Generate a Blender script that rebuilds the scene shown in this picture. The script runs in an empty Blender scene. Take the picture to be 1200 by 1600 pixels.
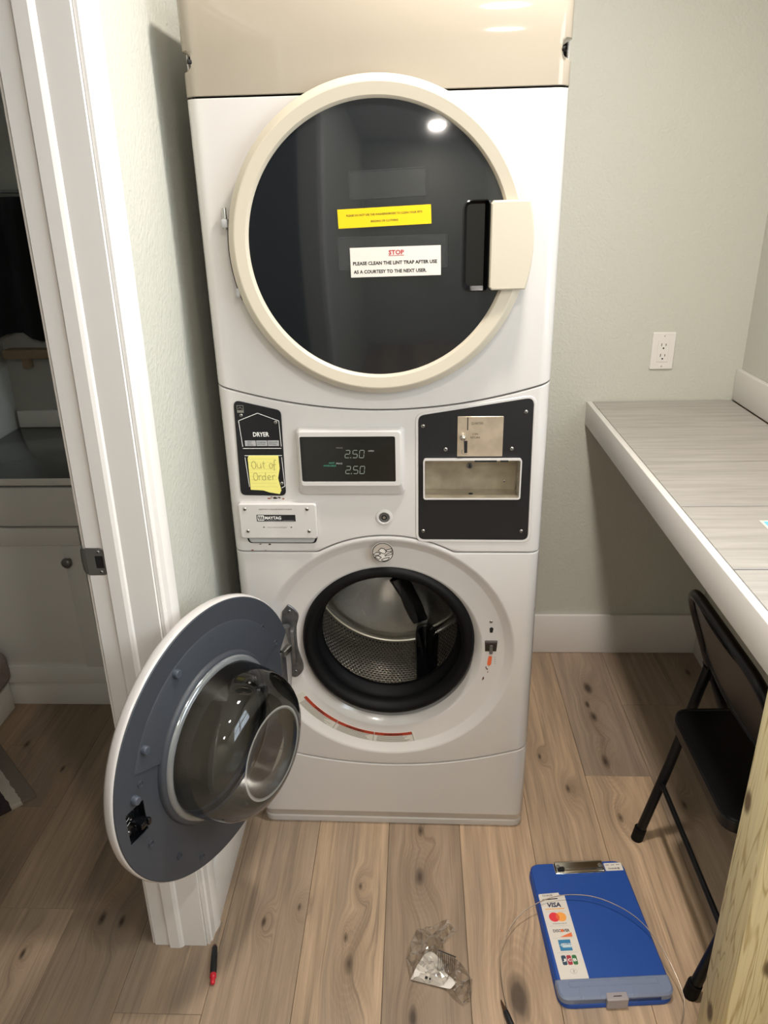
import bpy, bmesh, math, random
from mathutils import Vector, Matrix, noise
from mathutils.geometry import delaunay_2d_cdt
random.seed(7)
PI = math.pi
scene = bpy.context.scene
col = scene.collection

# ------------------------------------------------------------------ camera
cam_data = bpy.data.cameras.new('camera')
cam = bpy.data.objects.new('camera', cam_data)
col.objects.link(cam)
F_PX = 1174.4
cam_data.sensor_fit = 'VERTICAL'
cam_data.sensor_height = 36.0
cam_data.lens = 36.0 * F_PX / 1600.0
cam_data.clip_start = 0.02
YAW, PITCH, ROLL = -0.0493, 0.4014, -0.0240
cy_, sy_, cp_, sp_, cr_, sr_ = math.cos(YAW), math.sin(YAW), math.cos(PITCH), math.sin(PITCH), math.cos(ROLL), math.sin(ROLL)
f0 = Vector((sy_, cy_, 0)); r0 = Vector((cy_, -sy_, 0)); u0 = Vector((0, 0, 1))
fwd = f0 * cp_ - u0 * sp_
up = u0 * cp_ + f0 * sp_
right = r0 * cr_ + up * sr_
up2 = up * cr_ - r0 * sr_
cam.matrix_world = Matrix(((right.x, up2.x, -fwd.x, 0.0732), (right.y, up2.y, -fwd.y, -1.5074), (right.z, up2.z, -fwd.z, 1.5452), (0, 0, 0, 1)))
scene.camera = cam

# ------------------------------------------------------------------ world, daylight through the window, exposure
world = bpy.data.worlds.new('daylight')
scene.world = world
world.use_nodes = True
wb = world.node_tree.nodes['Background']
wb.inputs['Color'].default_value = (0.80, 0.91, 1.0, 1)
wb.inputs['Strength'].default_value = 9.5
vs = scene.view_settings
vs.view_transform = 'Standard'
vs.look = 'None'
vs.gamma = 1.0
vs.exposure = 0.0
vs.use_curve_mapping = False

LAMP_COLOR = (1.0, 0.93, 0.85)
LAMP_SPOTS = [(0.33, -0.30, 23.0), (0.33, -1.35, 12.0), (0.42, -2.65, 22.0)]
WIN = dict(y0=-1.75, y1=-0.55, z0=1.12, z1=2.12)
portal = bpy.data.lights.new('window_portal', 'AREA')
portal.shape = 'RECTANGLE'; portal.size = WIN['z1'] - WIN['z0']; portal.size_y = WIN['y1'] - WIN['y0']
portal.cycles.is_portal = True
po = bpy.data.objects.new('window_portal', portal); col.objects.link(po)
po.location = (1.15, (WIN['y0'] + WIN['y1']) / 2, (WIN['z0'] + WIN['z1']) / 2)
po.rotation_euler = (0, PI / 2, 0)

# ------------------------------------------------------------------ materials
def lin(h):
    h = h.lstrip('#')
    o = []
    for i in (0, 2, 4):
        c = int(h[i:i + 2], 16) / 255.0
        o.append(c / 12.92 if c <= 0.04045 else ((c + 0.055) / 1.055) ** 2.4)
    return (o[0], o[1], o[2], 1)

def mat(name, color, rough=0.5, metal=0.0, coat=0.0, spec=0.5, trans=0.0, ior=1.5, alpha=1.0, emit=None, estr=0.0, bump=None, vary=None):
    m = bpy.data.materials.new(name); m.use_nodes = True
    nt = m.node_tree; b = nt.nodes['Principled BSDF']
    c = lin(color) if isinstance(color, str) else color
    b.inputs['Base Color'].default_value = c
    b.inputs['Roughness'].default_value = rough
    b.inputs['Metallic'].default_value = metal
    b.inputs['Coat Weight'].default_value = coat
    b.inputs['Coat Roughness'].default_value = 0.08
    b.inputs['Specular IOR Level'].default_value = spec
    b.inputs['Transmission Weight'].default_value = trans
    b.inputs['IOR'].default_value = ior
    b.inputs['Alpha'].default_value = alpha
    if emit:
        b.inputs['Emission Color'].default_value = lin(emit)
        b.inputs['Emission Strength'].default_value = estr
    if bump or vary:
        tc = nt.nodes.new('ShaderNodeTexCoord')
    if bump:                                   # (scale, strength, distance, detail)
        n = nt.nodes.new('ShaderNodeTexNoise')
        n.inputs['Scale'].default_value = bump[0]; n.inputs['Detail'].default_value = bump[3]
        nt.links.new(tc.outputs['Object'], n.inputs['Vector'])
        bp = nt.nodes.new('ShaderNodeBump')
        bp.inputs['Strength'].default_value = bump[1]; bp.inputs['Distance'].default_value = bump[2]
        nt.links.new(n.outputs['Fac'], bp.inputs['Height'])
        nt.links.new(bp.outputs['Normal'], b.inputs['Normal'])
    if vary:                                   # (scale, low multiplier)
        n2 = nt.nodes.new('ShaderNodeTexNoise'); n2.inputs['Scale'].default_value = vary[0]; n2.inputs['Detail'].default_value = 4
        nt.links.new(tc.outputs['Object'], n2.inputs['Vector'])
        mr = nt.nodes.new('ShaderNodeMapRange'); mr.inputs[1].default_value = .35; mr.inputs[2].default_value = .65
        mr.inputs[3].default_value = vary[1]; mr.inputs[4].default_value = 1.0
        nt.links.new(n2.outputs['Fac'], mr.inputs[0])
        mx = nt.nodes.new('ShaderNodeVectorMath'); mx.operation = 'SCALE'; mx.inputs[0].default_value = c[:3]
        nt.links.new(mr.outputs[0], mx.inputs['Scale'])
        nt.links.new(mx.outputs[0], b.inputs['Base Color'])
    return m

class NT:
    """tiny helper to chain math nodes"""
    def __init__(s, m):
        s.nt = m.node_tree; s.b = s.nt.nodes['Principled BSDF']
    def n(s, t, **k):
        x = s.nt.nodes.new(t)
        for a, v in k.items(): setattr(x, a, v)
        return x
    def put(s, sock, v):
        if isinstance(v, (int, float)): sock.default_value = v
        elif isinstance(v, (tuple, list)): sock.default_value = v
        else: s.nt.links.new(v, sock)
    def m(s, op, a, b=0.0, c=0.0):
        x = s.n('ShaderNodeMath', operation=op)
        s.put(x.inputs[0], a); s.put(x.inputs[1], b); s.put(x.inputs[2], c)
        return x.outputs[0]
    def v(s, op, a, b=(0, 0, 0)):
        x = s.n('ShaderNodeVectorMath', operation=op)
        s.put(x.inputs[0], a); s.put(x.inputs[1], b)
        return x
    def noise(s, vec, scale, detail=4, rough=.55, dist=0.0):
        x = s.n('ShaderNodeTexNoise'); s.put(x.inputs['Vector'], vec); x.inputs['Scale'].default_value = scale
        x.inputs['Detail'].default_value = detail; x.inputs['Roughness'].default_value = rough; x.inputs['Distortion'].default_value = dist
        return x.outputs['Fac']
    def rng(s, v, a, b, c=0.0, d=1.0, smooth=False):
        x = s.n('ShaderNodeMapRange')
        if smooth: x.interpolation_type = 'SMOOTHSTEP'
        s.put(x.inputs[0], v)
        for i, q in enumerate((a, b, c, d)): x.inputs[i + 1].default_value = q
        return x.outputs[0]
    def mix(s, f, a, b, mode='MIX'):
        x = s.n('ShaderNodeMix', data_type='RGBA', blend_type=mode)
        s.put(x.inputs[0], f); s.put(x.inputs[6], a); s.put(x.inputs[7], b)
        return x.outputs[2]

M = {}
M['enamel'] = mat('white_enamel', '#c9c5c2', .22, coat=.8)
M['enamel_top'] = mat('warm_white_enamel', '#988f81', .05, coat=.0, spec=.4)  # upper panel: the room's darker beige reflection is put into the base colour
M['cream'] = mat('aged_cream_plastic', '#bfb6a5', .34)
M['trim'] = mat('white_trim_paint', '#dedad6', .38)
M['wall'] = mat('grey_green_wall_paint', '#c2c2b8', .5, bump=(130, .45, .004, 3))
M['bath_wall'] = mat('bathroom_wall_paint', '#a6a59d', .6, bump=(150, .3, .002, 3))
M['ceiling'] = mat('ceiling_paint', '#c0bdb6', .7, bump=(110, .3, .003, 3))
M['black_panel'] = mat('matte_black_panel', '#101116', .42, bump=(900, .08, .0004, 2))
M['black_gloss'] = mat('black_gloss_plastic', '#0c0d0f', .12)
M['smoke'] = mat('smoked_door_glass', '#1c1f22', .06, coat=.3)
M['display'] = mat('dark_display_glass', '#191a18', .08)
M['rubber'] = mat('black_rubber', '#080809', .6, spec=.18, bump=(60, .1, .001, 2))
M['screw'] = mat('zinc_screw', '#b9b7b2', .3, 1.0)
M['screw_dark'] = mat('screw_recess', '#3b3a38', .5, .6)
M['chrome'] = mat('chrome', '#d8d4cc', .12, 1.0)
M['brushed'] = mat('brushed_steel', '#d9cbb8', .36, .8, vary=(30, .8))
M['tray_metal'] = mat('stained_tray_steel', '#a99f8c', .4, .6, vary=(22, .7))
M['grey_metal'] = mat('cast_grey_metal', '#7b7b7c', .42, .8, vary=(60, .7))
M['nickel'] = mat('satin_nickel', '#8b8a88', .45, .8)
M['dark'] = mat('dark_cavity', '#0a0a0a', .8)
M['slate'] = mat('slate_grey_plastic', '#363a41', .48, bump=(500, .08, .0004, 2))
M['slate_light'] = mat('slate_peg_plastic', '#414852', .45)
M['grey_soft'] = mat('soft_grey_plastic', '#a7a7a8', .4)
M['ink_white'] = mat('white_ink', '#e9e9e6', .5)
M['ink_grey'] = mat('grey_ink', '#a9aaab', .5)
M['ink_black'] = mat('black_ink', '#17171a', .5)
M['ink_dim'] = mat('dim_ink', '#77756f', .5)
M['ink_red'] = mat('red_ink', '#b3202e', .5)
M['ink_pencil'] = mat('pencil', '#8a8350', .6)
M['rule'] = mat('ruled_line', '#cdc684', .6)
M['note_yellow'] = mat('yellow_note_paper', '#e9e07f', .7)
M['sign_yellow'] = mat('laminated_yellow', '#e6c20f', .3)
M['paper'] = mat('white_paper', '#d8d1c8', .5)
M['tape'] = mat('clear_tape', '#3f4242', .15)
M['led'] = mat('display_digits', '#8d978d', .4, emit='#c8d6c8', estr=.10)
M['led_green'] = mat('display_green', '#3f8b74', .4, emit='#3f9b80', estr=.12)
M['warn_orange'] = mat('warning_red_orange', '#a83c26', .45)
M['warn_white'] = mat('warning_label_white', '#d8d4cb', .45)
M['orange'] = mat('orange_sticker', '#dd6436', .5)
M['rust'] = mat('rust', '#8a4a1d', .8)
M['rust_dark'] = mat('dark_rust', '#2a1710', .8)
M['maroon'] = mat('maroon_marker', '#4b1a24', .6)
M['blue'] = mat('blue_clipboard_plastic', '#1b4796', .45, bump=(700, .12, .0004, 2))
M['smoke_plastic'] = mat('translucent_grey_plastic', '#7f8aa3', .28, alpha=.88)
M['visa_navy'] = mat('navy_print', '#1c2346', .5)
M['gold'] = mat('gold_print', '#e2a24a', .5)
M['mc_red'] = mat('card_red', '#dc3440', .5)
M['mc_orange'] = mat('card_orange', '#f0a04a', .5)
M['mc_mix'] = mat('card_red_orange', '#e26338', .5)
M['disc_orange'] = mat('orange_print', '#e2703f', .5)
M['amex'] = mat('card_blue', '#2f78a4', .5)
M['amex_light'] = mat('card_pale_blue', '#a9c3cf', .5)
M['jcb_blue'] = mat('card_dark_blue', '#2b4254', .5)
M['jcb_red'] = mat('card_dark_red', '#a5303c', .5)
M['jcb_green'] = mat('card_green', '#2d6b3b', .5)
M['chair'] = mat('black_enamel_steel', '#060709', .36, spec=.35, bump=(300, .1, .0004, 2))
M['chair_back'] = mat('dark_brown_enamel_steel', '#2b2624', .4)
M['cable'] = mat('steel_cable', '#a59a8c', .3, 1.0)
M['red_plastic'] = mat('red_plastic', '#c4202f', .3)
M['black_plastic'] = mat('black_grip', '#17181b', .5)
M['brown_steel'] = mat('browned_steel', '#5d4430', .4, .6)
M['vanity'] = mat('white_vanity_paint', '#e0ded8', .42)
M['vanity_top'] = mat('grey_vanity_top', '#55554f', .18)
M['towel'] = mat('taupe_towel', '#8f837c', .9, bump=(260, .9, .004, 1))
M['black_cloth'] = mat('black_cloth', '#0a0c10', .9)
M['tan'] = mat('tan_wood_shelf', '#8a7458', .6)
M['card_cyan'] = mat('cyan_card', '#6fc3e2', .4)
M['lens'] = mat('lamp_lens', '#fff2dd', .5, emit='#ffdfb0', estr=9.0)
M['tile_grout'] = mat('grey_grout', '#4f4c48', .8)
M['substrate'] = mat('plywood', '#b9a17c', .7)

# clear polycarbonate bowl
m = M['bowl'] = bpy.data.materials.new('clear_bowl'); m.use_nodes = True
nt = m.node_tree; nt.nodes.clear()
o_ = nt.nodes.new('ShaderNodeOutputMaterial'); tr = nt.nodes.new('ShaderNodeBsdfTransparent'); gl = nt.nodes.new('ShaderNodeBsdfGlossy')
tr.inputs['Color'].default_value = (.80, .80, .78, 1); gl.inputs['Roughness'].default_value = .04
gl.inputs['Color'].default_value = (.9, .9, .9, 1)
fr = nt.nodes.new('ShaderNodeFresnel'); fr.inputs['IOR'].default_value = 1.55
mx = nt.nodes.new('ShaderNodeMixShader')
nt.links.new(fr.outputs[0], mx.inputs[0]); nt.links.new(tr.outputs[0], mx.inputs[1]); nt.links.new(gl.outputs[0], mx.inputs[2]); nt.links.new(mx.outputs[0], o_.inputs[0])
# window pane
m = M['pane'] = bpy.data.materials.new('window_pane'); m.use_nodes = True
nt = m.node_tree; nt.nodes.clear()
o_ = nt.nodes.new('ShaderNodeOutputMaterial'); tr = nt.nodes.new('ShaderNodeBsdfTransparent'); gl = nt.nodes.new('ShaderNodeBsdfGlossy')
gl.inputs['Roughness'].default_value = .02; mx = nt.nodes.new('ShaderNodeMixShader'); mx.inputs[0].default_value = .06
nt.links.new(tr.outputs[0], mx.inputs[1]); nt.links.new(gl.outputs[0], mx.inputs[2]); nt.links.new(mx.outputs[0], o_.inputs[0])
# thin plastic film
m = M['film'] = bpy.data.materials.new('clear_film'); m.use_nodes = True
nt = m.node_tree; nt.nodes.clear()
o_ = nt.nodes.new('ShaderNodeOutputMaterial'); tr = nt.nodes.new('ShaderNodeBsdfTransparent'); gl = nt.nodes.new('ShaderNodeBsdfGlossy')
tr.inputs['Color'].default_value = (.93, .92, .90, 1); gl.inputs['Roughness'].default_value = .06
mx = nt.nodes.new('ShaderNodeMixShader'); lw = nt.nodes.new('ShaderNodeLayerWeight'); lw.inputs[0].default_value = .55
nt.links.new(lw.outputs['Facing'], mx.inputs[0]); nt.links.new(tr.outputs[0], mx.inputs[1]); nt.links.new(gl.outputs[0], mx.inputs[2]); nt.links.new(mx.outputs[0], o_.inputs[0])

# floor planks: long grain, knots with rings, tone per plank from the object's own colour
KNOTS = [(.073, -.16, .022), (.075, -.015, .016), (-.083, -.388, .022), (-.095, -.327, .012), (-.071, -.19, .010), (-.211, -.25, .010), (-.288, -.291, .010),
         (.276, -.457, .034), (.058, -.502, .018), (.608, .039, .016), (.617, .255, .022), (.639, .609, .020), (.628, .458, .020), (.489, .144, .014), (.429, .273, .010),
         (.791, .089, .014), (1.0, .70, .014), (-1.139, .305, .016), (-.62, -.298, .012), (-.668, -.291, .014), (-.814, -.383, .010), (.62, .52, .012), (-.70, .1, .012), (-.98, .2, .010)]
def wood_floor():
    m = bpy.data.materials.new('vinyl_oak_planks'); m.use_nodes = True
    h = NT(m)
    geo = h.n('ShaderNodeNewGeometry').outputs['Position']
    oi = h.n('ShaderNodeObjectInfo')
    rnd = h.m('MULTIPLY', oi.outputs['Random'], 31.0)
    cmb = h.n('ShaderNodeCombineXYZ'); h.put(cmb.inputs[0], rnd); h.put(cmb.inputs[1], rnd); h.put(cmb.inputs[2], rnd)
    d = None
    for kx, ky, ks in KNOTS:
        a = h.v('SUBTRACT', geo, (kx, ky, 0)).outputs[0]
        a = h.v('MULTIPLY', a, (1.25 / ks, .50 / ks, 0)).outputs[0]
        l = h.v('LENGTH', a).outputs['Value']
        d = l if d is None else h.m('MINIMUM', d, l)
    pos = h.v('ADD', geo, cmb.outputs[0]).outputs[0]
    wob = h.noise(h.v('MULTIPLY', pos, (14, 4, 1)).outputs[0], 1.0, 3)
    d2 = h.m('ADD', d, h.m('MULTIPLY', h.m('SUBTRACT', wob, .5), 1.4))
    near = h.rng(d2, .3, 4.2, 1, 0, True)
    # grain bends around the knots
    bend = h.n('ShaderNodeCombineXYZ'); h.put(bend.inputs[0], h.m('MULTIPLY', near, .035))
    gp = h.v('ADD', pos, bend.outputs[0]).outputs[0]
    g1 = h.noise(h.v('MULTIPLY', gp, (55, 2.6, 1)).outputs[0], 1.0, 6, .62, .4)
    g2 = h.noise(h.v('MULTIPLY', gp, (260, 7, 1)).outputs[0], 1.0, 3, .6)
    g3 = h.noise(h.v('MULTIPLY', gp, (9, .9, 1)).outputs[0], 1.0, 3)
    tone = h.m('ADD', h.m('ADD', h.m('MULTIPLY', g1, .55), h.m('MULTIPLY', g2, .22)), h.m('MULTIPLY', g3, .45))
    tone = h.rng(tone, .43, .80, .52, 1.32)
    base = h.v('SCALE', oi.outputs['Color'])
    h.put(base.inputs['Scale'], tone)
    c = base.outputs[0]
    grey = h.noise(h.v('MULTIPLY', gp, (12, 1.2, 1)).outputs[0], 1.0, 2)
    c = h.mix(h.rng(grey, .5, .72, 0, .45), c, lin('#857666'))
    fine = h.noise(h.v('MULTIPLY', gp, (120, 1.8, 1)).outputs[0], 1.0, 5, .7, .2)
    patch = h.noise(h.v('MULTIPLY', pos, (8, 2.2, 1)).outputs[0], 1.0, 2)
    c = h.mix(h.m('MULTIPLY', h.rng(fine, .52, .66, 0, .75), h.rng(patch, .35, .65, .25, 1)), c, lin('#6b5948'))
    rings = h.m('ABSOLUTE', h.m('SINE', h.m('MULTIPLY', d2, 8.0)))
    halo = h.m('MULTIPLY', near, h.rng(rings, 0, 1, .35, .8))
    c = h.mix(h.m('MULTIPLY', halo, .55), c, lin('#6e5640'))
    core = h.rng(d2, .05, 1.0, .88, 0, True)
    c = h.mix(.16, c, lin('#8d857c'))
    c = h.mix(core, c, lin('#33261c'))
    h.put(h.b.inputs['Base Color'], c)
    h.put(h.b.inputs['Roughness'], h.rng(g1, .3, .7, .36, .5))
    bp = h.n('ShaderNodeBump'); bp.inputs['Strength'].default_value = .25; bp.inputs['Distance'].default_value = .001
    h.put(bp.inputs['Height'], h.m('SUBTRACT', g2, core)); h.put(h.b.inputs['Normal'], bp.outputs[0])
    return m
M['plank'] = wood_floor()

def wood_post():
    m = bpy.data.materials.new('treated_pine'); m.use_nodes = True
    h = NT(m)
    tc = h.n('ShaderNodeTexCoord').outputs['Object']
    p2 = h.v('MULTIPLY', tc, (1, 1, .07)).outputs[0]
    w = h.noise(p2, 22, 3, .5, .6)
    g = h.noise(h.v('MULTIPLY', tc, (140, 140, 3)).outputs[0], 1.0, 4)
    r = h.m('ABSOLUTE', h.m('SINE', h.m('MULTIPLY', w, 34.0)))
    c = h.mix(h.rng(r, .0, .55, .75, 0, True), lin('#d8caa0'), lin('#a58c5c'))
    c = h.mix(h.rng(g, .5, .8, 0, .35), c, lin('#8f8a63'))
    for k in ((-.045, .03, .62), (-.045, .005, .14), (.01, -.045, .33)):
        l = h.v('LENGTH', h.v('MULTIPLY', h.v('SUBTRACT', tc, k).outputs[0], (1, 1, .5)).outputs[0]).outputs['Value']
        c = h.mix(h.rng(l, .006, .016, .9, 0, True), c, lin('#4f371d'))
    h.put(h.b.inputs['Base Color'], c); h.b.inputs['Roughness'].default_value = .6
    return m
M['post'] = wood_post()

def tile_mat():
    m = bpy.data.materials.new('grey_wood_look_tile'); m.use_nodes = True
    h = NT(m)
    geo = h.n('ShaderNodeNewGeometry').outputs['Position']
    rnd = h.m('MULTIPLY', h.n('ShaderNodeObjectInfo').outputs['Random'], 17.0)
    cmb = h.n('ShaderNodeCombineXYZ'); h.put(cmb.inputs[1], rnd)
    pos = h.v('ADD', geo, cmb.outputs[0]).outputs[0]
    g = h.noise(h.v('MULTIPLY', pos, (3.5, 60, 1)).outputs[0], 1.0, 6, .6, .3)
    c = h.mix(h.rng(g, .36, .68), lin('#9b9691'), lin('#b1aca6'))
    h.put(h.b.inputs['Base Color'], c); h.b.inputs['Roughness'].default_value = .42
    return m
M['tile'] = tile_mat()

def drum_mat():
    m = bpy.data.materials.new('perforated_stainless'); m.use_nodes = True
    h = NT(m)
    tc = h.n('ShaderNodeTexCoord').outputs['Object']
    s = h.n('ShaderNodeSeparateXYZ'); h.put(s.inputs[0], tc)
    ang = h.m('ARCTAN2', s.outputs[0], h.m('MULTIPLY', h.m('SUBTRACT', s.outputs[2], .555), -1.0))
    u = h.m('DIVIDE', h.m('MULTIPLY', ang, .25), .0105)
    v = h.m('DIVIDE', s.outputs[1], .0105)
    odd = h.m('MULTIPLY', h.m('MODULO', h.m('FLOOR', v), 2.0), .5)
    fu = h.m('SUBTRACT', h.m('FRACT', h.m('ADD', h.m('ADD', u, 200.0), odd)), .5)
    fv = h.m('SUBTRACT', h.m('FRACT', v), .5)
    d = h.m('SQRT', h.m('ADD', h.m('MULTIPLY', fu, fu), h.m('MULTIPLY', fv, fv)))
    hole = h.rng(d, .20, .30, 1, 0)
    c = h.mix(hole, lin('#c9c5be'), lin('#070707'))
    h.put(h.b.inputs['Base Color'], c)
    h.put(h.b.inputs['Metallic'], h.m('SUBTRACT', .92, h.m('MULTIPLY', hole, .8)))
    h.b.inputs['Roughness'].default_value = .26
    bp = h.n('ShaderNodeBump'); bp.inputs['Strength'].default_value = .7; bp.inputs['Distance'].default_value = .002
    h.put(bp.inputs['Height'], h.rng(d, .2, .5, 0, 1)); h.put(h.b.inputs['Normal'], bp.outputs[0])
    return m
M['drum'] = drum_mat()
M['drum_back'] = mat('stainless_back', '#c2bfba', .17, 1.0, bump=(8, .15, .004, 2))

def rug_mat():
    m = bpy.data.materials.new('striped_rug'); m.use_nodes = True
    h = NT(m)
    s = h.n('ShaderNodeSeparateXYZ'); h.put(s.inputs[0], h.n('ShaderNodeTexCoord').outputs['Object'])
    x = h.m('ADD', s.outputs[1], h.m('MULTIPLY', h.m('SUBTRACT', h.noise(h.n('ShaderNodeTexCoord').outputs['Object'], 60, 2), .5), .012))
    r = h.n('ShaderNodeValToRGB'); r.color_ramp.interpolation = 'CONSTANT'
    e = r.color_ramp.elements
    stops = [(0, '#7c7267'), (.075, '#c9c1b4'), (.135, '#3e3034'), (.27, '#7c7678'), (.36, '#c9c1b4'), (.43, '#3e3034'), (.56, '#7c7267'), (.7, '#c9c1b4'), (.78, '#3e3034')]
    e[0].position = 0; e[0].color = lin(stops[0][1]); e[1].position = stops[1][0]; e[1].color = lin(stops[1][1])
    for p_, c_ in stops[2:]:
        q = e.new(p_); q.color = lin(c_)
    h.put(r.inputs[0], h.rng(x, 0, .5, 0, 1)); h.put(h.b.inputs['Base Color'], r.outputs[0]); h.b.inputs['Roughness'].default_value = .95
    bp = h.n('ShaderNodeBump'); bp.inputs['Strength'].default_value = 1; bp.inputs['Distance'].default_value = .006
    h.put(bp.inputs['Height'], h.noise(h.n('ShaderNodeTexCoord').outputs['Object'], 320, 2)); h.put(h.b.inputs['Normal'], bp.outputs[0])
    return m
M['rug'] = rug_mat()

# ------------------------------------------------------------------ mesh helpers
def link(name, me, parent=None):
    o = bpy.data.objects.new(name, me); col.objects.link(o)
    if parent: o.parent = parent
    return o
def finish(me, m, smooth=True, ang=35):
    me.materials.append(m)
    me.polygons.foreach_set('use_smooth', [smooth] * len(me.polygons))
    if smooth: me.set_sharp_from_angle(angle=math.radians(ang))
    me.update()
def off(parent, world=True):
    return parent.location.copy() if (parent and world) else Vector((0, 0, 0))
def mesh(name, vs_, fs, m, parent=None, X=None, smooth=True, ang=35, shift=True):
    me = bpy.data.meshes.new(name)
    vs_ = [Vector(v) for v in vs_]
    if X is not None: vs_ = [X @ v for v in vs_]
    if parent is not None and shift and parent.get('_w'):
        d = parent.location; vs_ = [v - d for v in vs_]
    me.from_pydata([tuple(v) for v in vs_], [], fs)
    bm = bmesh.new(); bm.from_mesh(me)
    bmesh.ops.recalc_face_normals(bm, faces=bm.faces[:])
    bm.to_mesh(me); bm.free()
    finish(me, m, smooth, ang)
    return link(name, me, parent)
def bmobj(name, bm, m, parent=None, smooth=True, ang=35):
    if parent is not None and parent.get('_w'):
        bmesh.ops.translate(bm, verts=bm.verts[:], vec=-parent.location)
    me = bpy.data.meshes.new(name)
    bm.to_mesh(me); bm.free()
    finish(me, m, smooth, ang)
    return link(name, me, parent)
def add_box(bm, x, y, z, bev=0.0, seg=2, X=None):
    r = bmesh.ops.create_cube(bm, size=1.0)
    vv = r['verts']
    for v in vv:
        v.co = Vector(((x[0] + x[1]) / 2 + v.co.x * (x[1] - x[0]), (y[0] + y[1]) / 2 + v.co.y * (y[1] - y[0]), (z[0] + z[1]) / 2 + v.co.z * (z[1] - z[0])))
    if bev > 0:
        es = list({e for v in vv for e in v.link_edges})
        g = bmesh.ops.bevel(bm, geom=es, offset=bev, segments=seg, affect='EDGES', profile=.5)
        vv = list({v for f in g['faces'] for v in f.verts} | {v for v in vv if v.is_valid})
    if X is not None:
        for v in vv: v.co = X @ v.co
    return vv
def box(name, x, y, z, m, parent=None, bev=0.0, seg=2, X=None):
    bm = bmesh.new(); add_box(bm, x, y, z, bev, seg, X)
    return bmobj(name, bm, m, parent)
def thing(name, label, cat, loc=(0, 0, 0), rz=0.0, group=None, w=True):
    o = bpy.data.objects.new(name, None); col.objects.link(o)
    o.location = loc; o.rotation_euler = (0, 0, rz); o.empty_display_size = .05
    o['label'] = label; o['category'] = cat
    if group: o['group'] = group
    if w: o['_w'] = 1            # parts are authored in world coordinates
    return o
def tag(o, label, cat, group=None):
    o['label'] = label; o['category'] = cat
    if group: o['group'] = group
    return o
def struct(o):
    o['kind'] = 'structure'
    return o
def lathe(name, prof, m, parent=None, X=None, seg=96, a0=0.0, a1=2 * PI, ang=35, close=False):
    """profile [(r, w)], revolved about w; X maps (u, v, w) to the parent's space"""
    full = abs(a1 - a0 - 2 * PI) < 1e-6
    n = seg if full else seg + 1
    vs_, fs = [], []
    for i in range(n):
        a = a0 + (a1 - a0) * i / seg
        for r, w in prof: vs_.append((r * math.cos(a), r * math.sin(a), w))
    k = len(prof)
    for i in range(seg):
        j = (i + 1) % n
        for q in range(k - 1 if not close else k):
            q2 = (q + 1) % k
            f = (i * k + q, j * k + q, j * k + q2, i * k + q2)
            if prof[q][0] < 1e-9: f = (i * k + q, j * k + q2, i * k + q2)
            elif prof[q2][0] < 1e-9: f = (i * k + q, j * k + q, i * k + q2)
            fs.append(f)
    me = bpy.data.meshes.new(name)
    P = [Vector(v) for v in vs_]
    if X is not None: P = [X @ v for v in P]
    if parent is not None and parent.get('_w'): P = [v - parent.location for v in P]
    me.from_pydata([tuple(v) for v in P], [], fs)
    bm = bmesh.new(); bm.from_mesh(me)
    bmesh.ops.remove_doubles(bm, verts=bm.verts[:], dist=1e-6)
    bmesh.ops.recalc_face_normals(bm, faces=bm.faces[:]); bm.to_mesh(me); bm.free()
    finish(me, m, True, ang)
    return link(name, me, parent)
def frame(o, ux, uy):
    """matrix from (u, v, w): u along ux, v along uy, w along ux x uy"""
    ux = Vector(ux).normalized(); uy = Vector(uy).normalized(); uz = ux.cross(uy)
    return Matrix(((ux.x, uy.x, uz.x, o[0]), (ux.y, uy.y, uz.y, o[1]), (ux.z, uy.z, uz.z, o[2]), (0, 0, 0, 1)))
def FM(y=0.0, x=0.0, z=0.0):        # facing the viewer (-y): u = x, v = z, w = towards -y
    return frame((x, y, z), (1, 0, 0), (0, 0, 1))
def rrect(x0, x1, z0, z1, r=0.0, n=5):
    if r <= 0: return [(x0, z0), (x1, z0), (x1, z1), (x0, z1)]
    o = []
    for cx, cz, a in ((x1 - r, z0 + r, -PI / 2), (x1 - r, z1 - r, 0), (x0 + r, z1 - r, PI / 2), (x0 + r, z0 + r, PI)):
        for i in range(n + 1):
            t = a + PI / 2 * i / n; o.append((cx + r * math.cos(t), cz + r * math.sin(t)))
    return o
def rpoly(pts, r, n=5):
    """round the corners of a polygon"""
    o = []; k = len(pts)
    for i in range(k):
        p0, p1, p2 = Vector(pts[i - 1]), Vector(pts[i]), Vector(pts[(i + 1) % k])
        rr = r[i] if isinstance(r, (list, tuple)) else r
        a = (p0 - p1).normalized(); b = (p2 - p1).normalized()
        half = a.angle(b) / 2
        d = min(rr / math.tan(half), (p0 - p1).length * .49, (p2 - p1).length * .49)
        s, e = p1 + a * d, p1 + b * d
        for q in range(n + 1):
            t = q / n
            o.append(tuple((1 - t) ** 2 * s + 2 * t * (1 - t) * p1 + t * t * e))
    return o
def circ(cx, cz, r, n=48):
    return [(cx + r * math.cos(2 * PI * i / n), cz + r * math.sin(2 * PI * i / n)) for i in range(n)]
def area2(p):
    return sum(p[i][0] * p[(i + 1) % len(p)][1] - p[(i + 1) % len(p)][0] * p[i][1] for i in range(len(p))) / 2
def inset(p, d):
    if area2(p) < 0: p = p[::-1]
    o = []; k = len(p)
    for i in range(k):
        a, b, c = Vector(p[i - 1]), Vector(p[i]), Vector(p[(i + 1) % k])
        e1 = (b - a); e2 = (c - b)
        if e1.length < 1e-9 or e2.length < 1e-9: o.append(tuple(b)); continue
        n1 = Vector((-e1.y, e1.x)).normalized(); n2 = Vector((-e2.y, e2.x)).normalized()
        nn = n1 + n2
        if nn.length < 1e-6: nn = n1
        nn.normalize()
        o.append(tuple(b + nn * (d / max(.3, nn.dot(n1)))))
    return o
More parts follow.
